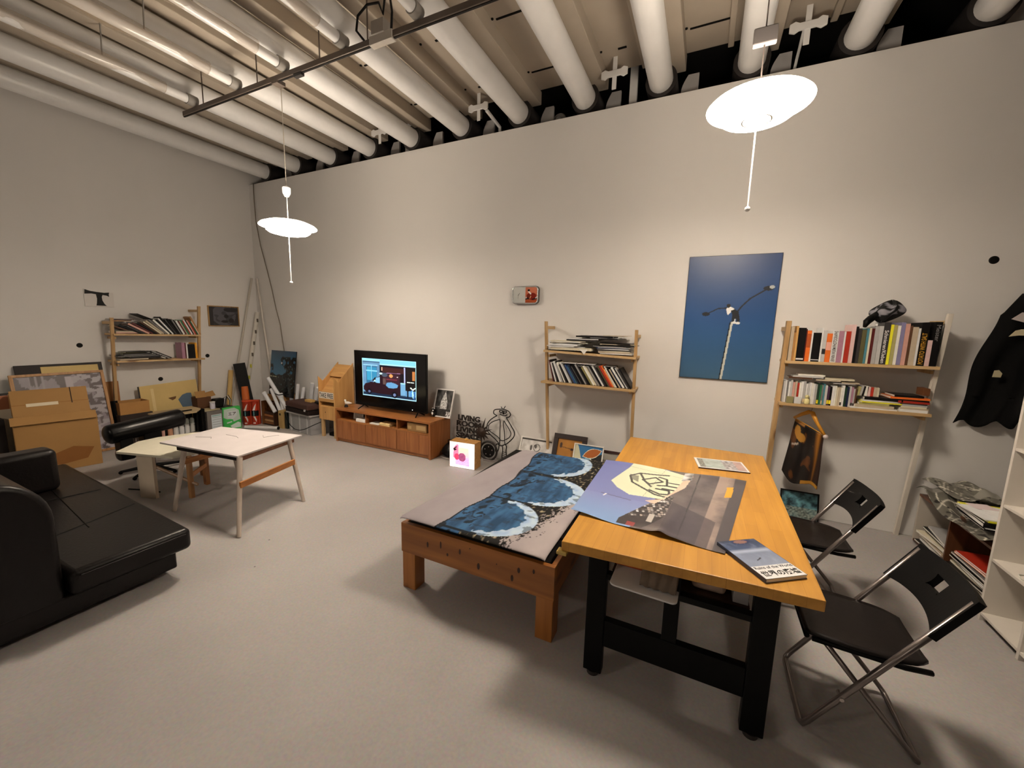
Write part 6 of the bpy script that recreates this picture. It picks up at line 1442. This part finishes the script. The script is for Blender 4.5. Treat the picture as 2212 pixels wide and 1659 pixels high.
# rolls in a clump
rl = [((-6.20,4.02,0.25),(-6.40,3.98,0.56),0.030,'long one leaning farthest left'),((-6.13,4.06,0.26),(-6.30,4.04,0.62),0.026,'second leaning left'),((-6.02,4.12,0.28),(-6.33,4.02,0.80),0.030,'topmost, pointing up left'),
 ((-6.08,4.20,0.1),(-6.07,4.24,0.68),0.027,'short upright, left'),((-6.00,4.22,0.1),(-5.93,4.25,0.70),0.028,'upright, middle'),((-5.95,4.26,0.1),(-5.90,4.33,0.64),0.028,'upright, right of the middle'),((-5.86,4.37,0.1),(-5.75,4.38,0.72),0.030,'tall upright, right'),((-5.78,4.37,0.1),(-5.62,4.38,0.66),0.030,'farthest right, behind the suitcase'),((-6.10,4.12,0.1),(-6.16,4.10,0.55),0.034,'thick in the centre')]
for a_, b_, r, pos in rl:
    a_ = Vector(a_); b_ = Vector(b_); a0 = a_ + (a_-b_)*(a_.z/(b_.z-a_.z))*0.98 if a_.z < 0.2 else a_
    t = thing('paper_roll', 'white paper roll in the clump beside the suitcase, ' + pos, 'roll', tuple(a0), 'white paper rolls')
    P('roll', MB().cyl(tuple(a0), tuple(b_), r, n=16), mat('#cfcbc4',0.5), t, smooth=True)
    d = (b_-a0).normalized(); P('end_cap', MB().cyl(tuple(b_), tuple(b_+d*0.006), r*0.8, n=16), mat('#e6e3dc',0.5), t, smooth=True)
tag(P('black_strap', MB().tube([(-6.18,4.02,0.555),(-6.10,4.03,0.54),(-6.02,4.05,0.555),(-5.95,4.10,0.55)],0.008,8), BLK, smooth='all'), 'black strap tied round the white paper rolls', 'strap')
tag(P('roll_bin', MB().box(-6.22,-5.86,4.14,4.41,0,0.099), mat('#4a4038',0.7), bevel=0.004), 'low box in which the paper rolls stand', 'box') if False else None
t = thing('magazine_file', 'tan cardboard magazine file on the floor below the rolls', 'file', (-6.03,4.04,0))
P('body', MB().box(-6.10,-6.00,4.00,4.13,0,0.29), mat('#a98b56',0.6), t, bevel=0.003)
P('label_square', MB().box(-6.075,-6.035,3.998,4.0,0.215,0.25), mat('#2f2a1d',0.6), t)
tag(P('dark_binder', MB().box(-5.99,-5.925,4.03,4.14,0,0.27), mat('#12201f',0.4), bevel=0.003), 'dark green binder standing right of the tan magazine file', 'binder')
# white tube on the floor
t = thing('floor_tube', 'white cardboard tube lying on the floor before the red pack', 'tube', (-6.26,3.82,0))
P('tube', MB().cyl((-6.50,3.71,0.028),(-6.01,3.925,0.028),0.026,n=18), mat('#cfc8bd',0.45), t, smooth=True)
P('end_cap', MB().cyl((-6.01,3.925,0.028),(-5.998,3.93,0.028),0.0265,n=18), BLK, t, smooth=True)
# clear bin with the suitcase on top
t = thing('storage_bin', 'frosted clear plastic bin under the brown suitcase', 'bin', (-5.55,4.1,0))
FR = mat('#b3aea6', 0.3, var=0.1, alpha=0.55, spec=0.6)
bq = [(-5.86,4.02),(-5.28,3.96),(-5.22,4.24),(-5.82,4.29)]
for i, (a_, b_) in enumerate(zip(bq, bq[1:]+bq[:1])): P('wall', apron(MB(), a_, b_, 0.004, 0.295, 0.006), FR, t)
P('bottom', MB().prism(bq,0.001,0.006), FR, t)
rim = [(-5.88,4.0),(-5.26,3.94),(-5.20,4.26),(-5.84,4.31)]
P('rim', MB().tube([(x,y,0.30) for x,y in rim],0.014,8,closed=True), mat('#a8a39b',0.35), t)
P('contents', MB().prism([(-5.82,4.06),(-5.32,4.00),(-5.26,4.20),(-5.79,4.25)],0.008,0.20), mat('#8a857d',0.7), t, bevel=0.02)
for f in (0.12, 0.52, 0.86): 
    x = -5.86+0.58*f; y = 4.02-0.06*f
    P('rib', MB().box(x-0.012,x+0.012,y-0.012,y-0.004,0.01,0.295), mat('#a8a39b',0.35), t)
t = thing('suitcase', 'dark brown padded suitcase lying on the clear bin', 'suitcase', (-5.54,4.17,0.315))
sq = [(-5.90,3.99),(-5.27,3.91),(-5.20,4.25),(-5.86,4.30)]
P('lower_shell', MB().prism(sq,0.316,0.388), mat('#1f1310',0.6), t, bevel=0.012, seg=3)
P('upper_shell', MB().prism(sq,0.390,0.475), mat('#43281f',0.75,var=0.2,scale=40), t, bevel=0.02, seg=3)
P('latch', MB().box(-5.355,-5.325,3.908,3.92,0.375,0.405), mat('#e8e2d8',0.2,0.6), t)
P('zip', MB().tube([(sq[0][0],sq[0][1],0.389),(sq[1][0],sq[1][1],0.389),(sq[2][0],sq[2][1],0.389)],0.004,6), BLK, t)
tag(P('small_parcel', MB(T(Vector((-5.58,4.10,0.476))) @ RZ(-0.1)).box(0,0.16,0,0.08,0,0.035), mat('#c19c5c',0.6), bevel=0.004), 'small tan box lying on the brown suitcase', 'box')
tag(P('black_pouch', MB(T(Vector((-5.36,4.10,0.476))) @ RZ(-0.3)).box(0,0.14,0,0.08,0,0.025), BLK, bevel=0.01), 'small black pouch on the right end of the suitcase', 'pouch')
tag(P('power_cable', MB().tube([(-5.86,3.95,0.30),(-5.80,3.935,0.20),(-5.70,3.92,0.12),(-5.58,3.905,0.075),(-5.45,3.90,0.075),(-5.33,3.90,0.11),(-5.20,3.96,0.18),(-5.165,4.05,0.21)],0.0055,8), BLK, smooth='all'), 'black cable hanging in a loop before the clear bin', 'cable')
# low wooden strip / floor things behind the tables
# black padded stool chair
t = thing('padded_stool', 'black kneeling stool with a long padded roll, behind the low tables', 'stool', (-5.55,2.1,0))
PAD = mat('#060505',0.32)
def capsule(mb, a, b, r, n=22):
    a = Vector(a); b = Vector(b); d = (b-a).normalized(); L = (b-a).length
    pts = []; rs = []
    for k in range(6): th = pi/2*k/5; pts.append(a+d*(r*0.5*(1-math.cos(th)))); rs.append(max(0.004,r*math.sin(th)))
    for k in range(1,4): pts.append(a+d*(r*0.5+(L-r)*k/4)); rs.append(r)
    for k in range(6): th = pi/2*(5-k)/5; pts.append(b-d*(r*0.5*(1-math.cos(th)))); rs.append(max(0.004,r*math.sin(th)))
    return mb.tube(pts, rs, n)
P('upper_roll', capsule(MB(), (-5.47,1.73,0.505), (-5.47,2.44,0.575), 0.102), PAD, t, smooth='all')
P('seat_pad', capsule(MB(), (-5.50,1.82,0.27), (-5.50,2.62,0.29), 0.072), PAD, t, smooth='all')
P('support_post', MB().box(-5.54,-5.40,1.83,1.94,0.22,0.47), BLK, t, bevel=0.01)
P('support_post', MB().box(-5.54,-5.40,2.03,2.19,0.26,0.50), BLK, t, bevel=0.01)
P('chrome_rod', MB().cyl((-5.44,1.97,0.28),(-5.44,1.97,0.48),0.008,n=10), mat('#a8a098',0.2,0.9), t, smooth=True)
P('column', MB().cyl((-5.50,2.12,0.05),(-5.50,2.12,0.26),0.025,n=14), BLK, t, smooth=True)
for k in range(5):
    a = 2*pi*k/5+0.3; P('foot_spoke', MB().tube([(-5.50,2.12,0.07),(-5.50+0.28*math.cos(a),2.12+0.28*math.sin(a),0.03)],[0.022,0.014],8), BLK, t)
    P('castor', MB().ball((-5.50+0.28*math.cos(a),2.12+0.28*math.sin(a),0.021),0.020,10), BLK, t, smooth=True)
# ================================================================ right side
# dark jacket hanging on the long wall
def jk(u, v):   # u across, v down
    x0 = 2.035-0.165*v+0.02*math.sin(v*9); x1 = 2.60-0.42*max(0,v-0.45)**0.8-0.02*math.sin(v*15)
    if v < 0.16: x0 = 2.035+0.55*(0.16-v)
    x = x0+(x1-x0)*u
    z = 2.06-1.0*v
    if v > 0.8: z += 0.03*math.sin(u*17)+0.10*(0.5-u)*(v-0.8)*-2.5
    bulge = 0.055+0.03*math.sin(u*9+v*3)+0.02*math.sin(u*21)
    return (x, D-0.02-bulge*math.sin(pi*min(1,max(0.0,u*0.97+0.02)))**0.5, z)
mb = MB(); mb.grid(40, 50, jk)
t = thing('dark_coat', 'black coat with reflective straps hanging on the wall at the right edge', 'coat', (2.2,4.4,1.05))
P('body', mb, mat('#040404',0.95,bump=0.2), t, smooth='all', solid=0.012)
P('reflective_strip', MB(T(Vector((2.045,4.345,1.80)))).prism([(0,0),(0.02,0.035),(0.06,0.05),(0.20,0.055),(0.20,0.02),(0.07,0.015)],0,0.0) if False else MB(T(Vector((2.06,4.335,1.74))) @ RX(pi/2)).prism([(0,0),(0.03,0.045),(0.06,0.055),(0.17,0.06),(0.17,0.01),(0.05,0.01)],0,0.004), mat('#c9bb95',0.4), t)
P('plastic_tag', MB(T(Vector((2.06,4.345,1.87))) @ RX(pi/2)).prism([(0,0.0),(0.05,0.05),(0.12,0.04),(0.09,-0.03)],0,0.004), mat('#c4b7ab',0.2), t)
P('small_patch', MB(T(Vector((2.012,4.328,1.43))) @ RX(pi/2)).prism([(0,0),(0.005,0.05),(0.03,0.055),(0.05,0.03),(0.045,0.0)],0,0.004), mat('#b7ab86',0.5), t)
P('hook', MB().tube([(2.30,4.439,2.10),(2.30,4.40,2.10),(2.30,4.38,2.07)],0.006,8), mat('#8a8078',0.3,0.9), t)
# low magazine case against the wall
t = thing('magazine_case', 'low brown open case of magazines under the grey map sheets', 'cabinet', (1.98,3.85,0))
BW = wood('#6b4226','#4f2e18',axis=2,scale=0.6)
cx0, cx1, cy0, cy1, cz = 1.74, 2.16, 3.40, 4.36, 0.40
P('side_panel', MB().box(cx0, cx1, cy1-0.018, cy1, 0, cz), mat('#b9ad9a',0.6), t, bevel=0.002)
P('side_panel', MB().box(cx0, cx1, cy0, cy0+0.018, 0, cz), BW, t, bevel=0.002)
P('top', MB().box(cx0, cx1, cy0, cy1, cz, cz+0.018), BW, t, bevel=0.002)
P('bottom', MB().box(cx0, cx1, cy0+0.018, cy1-0.018, 0.01, 0.026), BW, t)
P('rear_panel', MB().box(cx1-0.008, cx1, cy0+0.018, cy1-0.018, 0.026, cz), BRD, t)
P('divider', MB().box(cx0+0.01, cx1-0.01, 3.90, 3.915, 0.026, cz), BW, t)
# map sheets draped over it
def mapc(u, v):
    c = mixc('#5d584c','#746f60', fbm(u,v,6,2))
    a = abs(math.sin(u*13+2.2*math.sin(v*5)+1)); b = abs(math.sin(v*11+1.8*math.sin(u*6)))
    if a < 0.11 or b < 0.10: c = CH('#c6bda8')
    if abs(math.sin((u+v)*19+2*math.sin(u*9))) < 0.10 and 0.25 < u < 0.8: c = CH('#b9b09b')
    if nz(u,v,16,5) > 0.70: c = CH('#26211b')
    if u < 0.16: c = mixc('#7d776b','#8f8979',v)
    return c
def mz(u, v):
    return 0.02+0.02*math.sin(u*8+v*3)+0.10*math.exp(-((u-0.10)/0.12)**2)*0.5+0.05*math.exp(-((v-0.95)/0.2)**2)+0.01*math.sin(v*23+u*11)
Qm = [(1.70,4.33),(1.68,3.42),(2.18,3.38),(2.14,4.38)]
o = sheet('map_sheet', Qm, cz+0.024, 120, 90, mapc, pictmat(0.6), mz, solid=0.003)
tag(o, 'large crumpled grey city map sheet spread over the magazine case', 'map')
Qm2 = [(1.72,4.33),(1.90,4.02),(2.18,4.16),(2.0,4.41)]
tag(sheet('map_sheet', Qm2, cz+0.105, 50, 40, lambda u,v: mapc(u*0.7+0.3,v), pictmat(0.6), lambda u,v: 0.02+0.03*math.sin(u*5+1)+0.02*math.sin(v*7), solid=0.003), 'smaller folded map sheet lying on top, nearest the wall', 'map')
# magazines in front and inside
spc = [('white',0.03),('dark grey',0.028),('black',0.04),('dark red',0.018),('black',0.05),('navy',0.02),('black',0.04),('beige',0.018),('black',0.045)]
zb = 0.03
def pile2(x, y, z, items, where, group, seed):
    rr = random.Random(seed); prev = None; n = len(items)
    for i, (w_, d_, t_, cn) in enumerate(items):
        M = T(Vector((x+rr.uniform(-0.01,0.01), y+rr.uniform(-0.01,0.01), z))) @ RZ(rr.uniform(-0.12,0.12))
        lab = uniq('%s magazine %s%s' % (cn, where, ', lowest' if i == 0 else ', topmost' if i == n-1 else ', above the %s one' % prev), [', lower half' if i < n/2 else ', upper half', ', under %s' % (items[i+1][3] if i+1 < n else 'nothing')])
        flat(M, w_, d_, t_, cn, lab, group); z += t_+0.0008; prev = cn
    return z
pile2(1.76, 3.93, 0.028, [(0.30,0.36,0.016,c) for c in ('black','white','dark grey','beige','black','cream','dark red','black','silver')], 'in the far half of the case', 'magazines inside the case', 1)
pile2(1.755, 3.44, 0.028, [(0.30,0.40,0.013,c) for c in ('silver','black','beige','dark grey','black','cream','brown','white','black','beige','grey','black')]+[(0.28,0.34,0.014,'orange'),(0.26,0.32,0.012,'red')], 'in the near half of the case', 'magazines inside the case', 2)
zz = pile2(1.72, 3.47, cz+0.105, [(0.34,0.36,0.008,'black'),(0.34,0.40,0.006,'white'),(0.32,0.36,0.024,'black'),(0.30,0.34,0.012,'dark grey'),(0.31,0.33,0.010,'yellow'),(0.26,0.26,0.006,'white')], 'on the near end of the map sheets', 'magazines on the map sheets', 3)
t = None
tag(P('white_flyer', MB(T(Vector((1.80,3.50,zz+0.001))) @ RZ(0.3)).prism([(0,0),(0.22,0.02),(0.20,0.18),(0.10,0.24),(0.02,0.15)],0,0.003), mat('#e8e0d4',0.5)), 'white flyer with grey leaf marks on top of the near magazine pile', 'flyer')
tag(P('pink_flyer', MB(T(Vector((1.76,3.66,zz+0.001))) @ RZ(0.2)).box(0,0.12,0,0.10,0,0.004), mat('#d9c4bb',0.5)), 'pale pink flyer beside the white flyer on the pile', 'flyer')
# white shelving at the right edge
t = thing('white_bookcase', 'tall white open cube bookcase cut by the right edge of the photo', 'bookcase', (1.84,2.6,0))
WP = mat('#cfc4b2',0.5,var=0.04)
wx0, wx1 = 1.672, 2.02; ys = [3.27,2.93,2.59,2.25]
P('side_panel', MB().box(wx0,wx1,3.27,3.29,0.0,1.90), WP, t, bevel=0.0015)
for y in ys[1:]: P('upright', MB().box(wx0,wx1,y,y+0.02,0.0,1.90 if y < 2.5 else 1.90), WP, t, bevel=0.0015)
P('rear_panel', MB().box(wx1,wx1+0.004,2.25,3.29,0.03,1.90), WP, t)
for i, z in enumerate((0.045,0.40,0.745,1.09,1.43,1.77)):
    for a_, b_ in ((2.95,3.27),(2.61,2.93),(2.27,2.59)): P('shelf_board', MB().box(wx0+0.002,wx1,a_,b_,z-0.008,z+0.008), WP, t, bevel=0.001)
P('top', MB().box(wx0,wx1,2.25,3.29,1.90,1.918), WP, t, bevel=0.001)
P('plinth', MB().box(wx0+0.03,wx0+0.045,2.27,3.27,0.0,0.036), mat('#3a2c20',0.7), t)
tag(P('black_pouch', MB(T(Vector((1.72,2.64,0.41)))).box(0,0.12,0,0.18,0,0.09), BLK, bevel=0.02, seg=3), 'black pouch lying on a middle shelf of the white bookcase', 'pouch')
tag(P('thin_cable', MB().tube([(1.70,3.0,0.412),(1.76,3.02,0.412),(1.80,3.08,0.412),(1.76,3.12,0.412),(1.70,3.10,0.412),(1.685,3.05,0.412)],0.003,6,closed=True), mat('#c9c4b2',0.5), smooth='all'), 'thin pale looped wire lying on a shelf of the white bookcase', 'wire')
# clean up empty entries
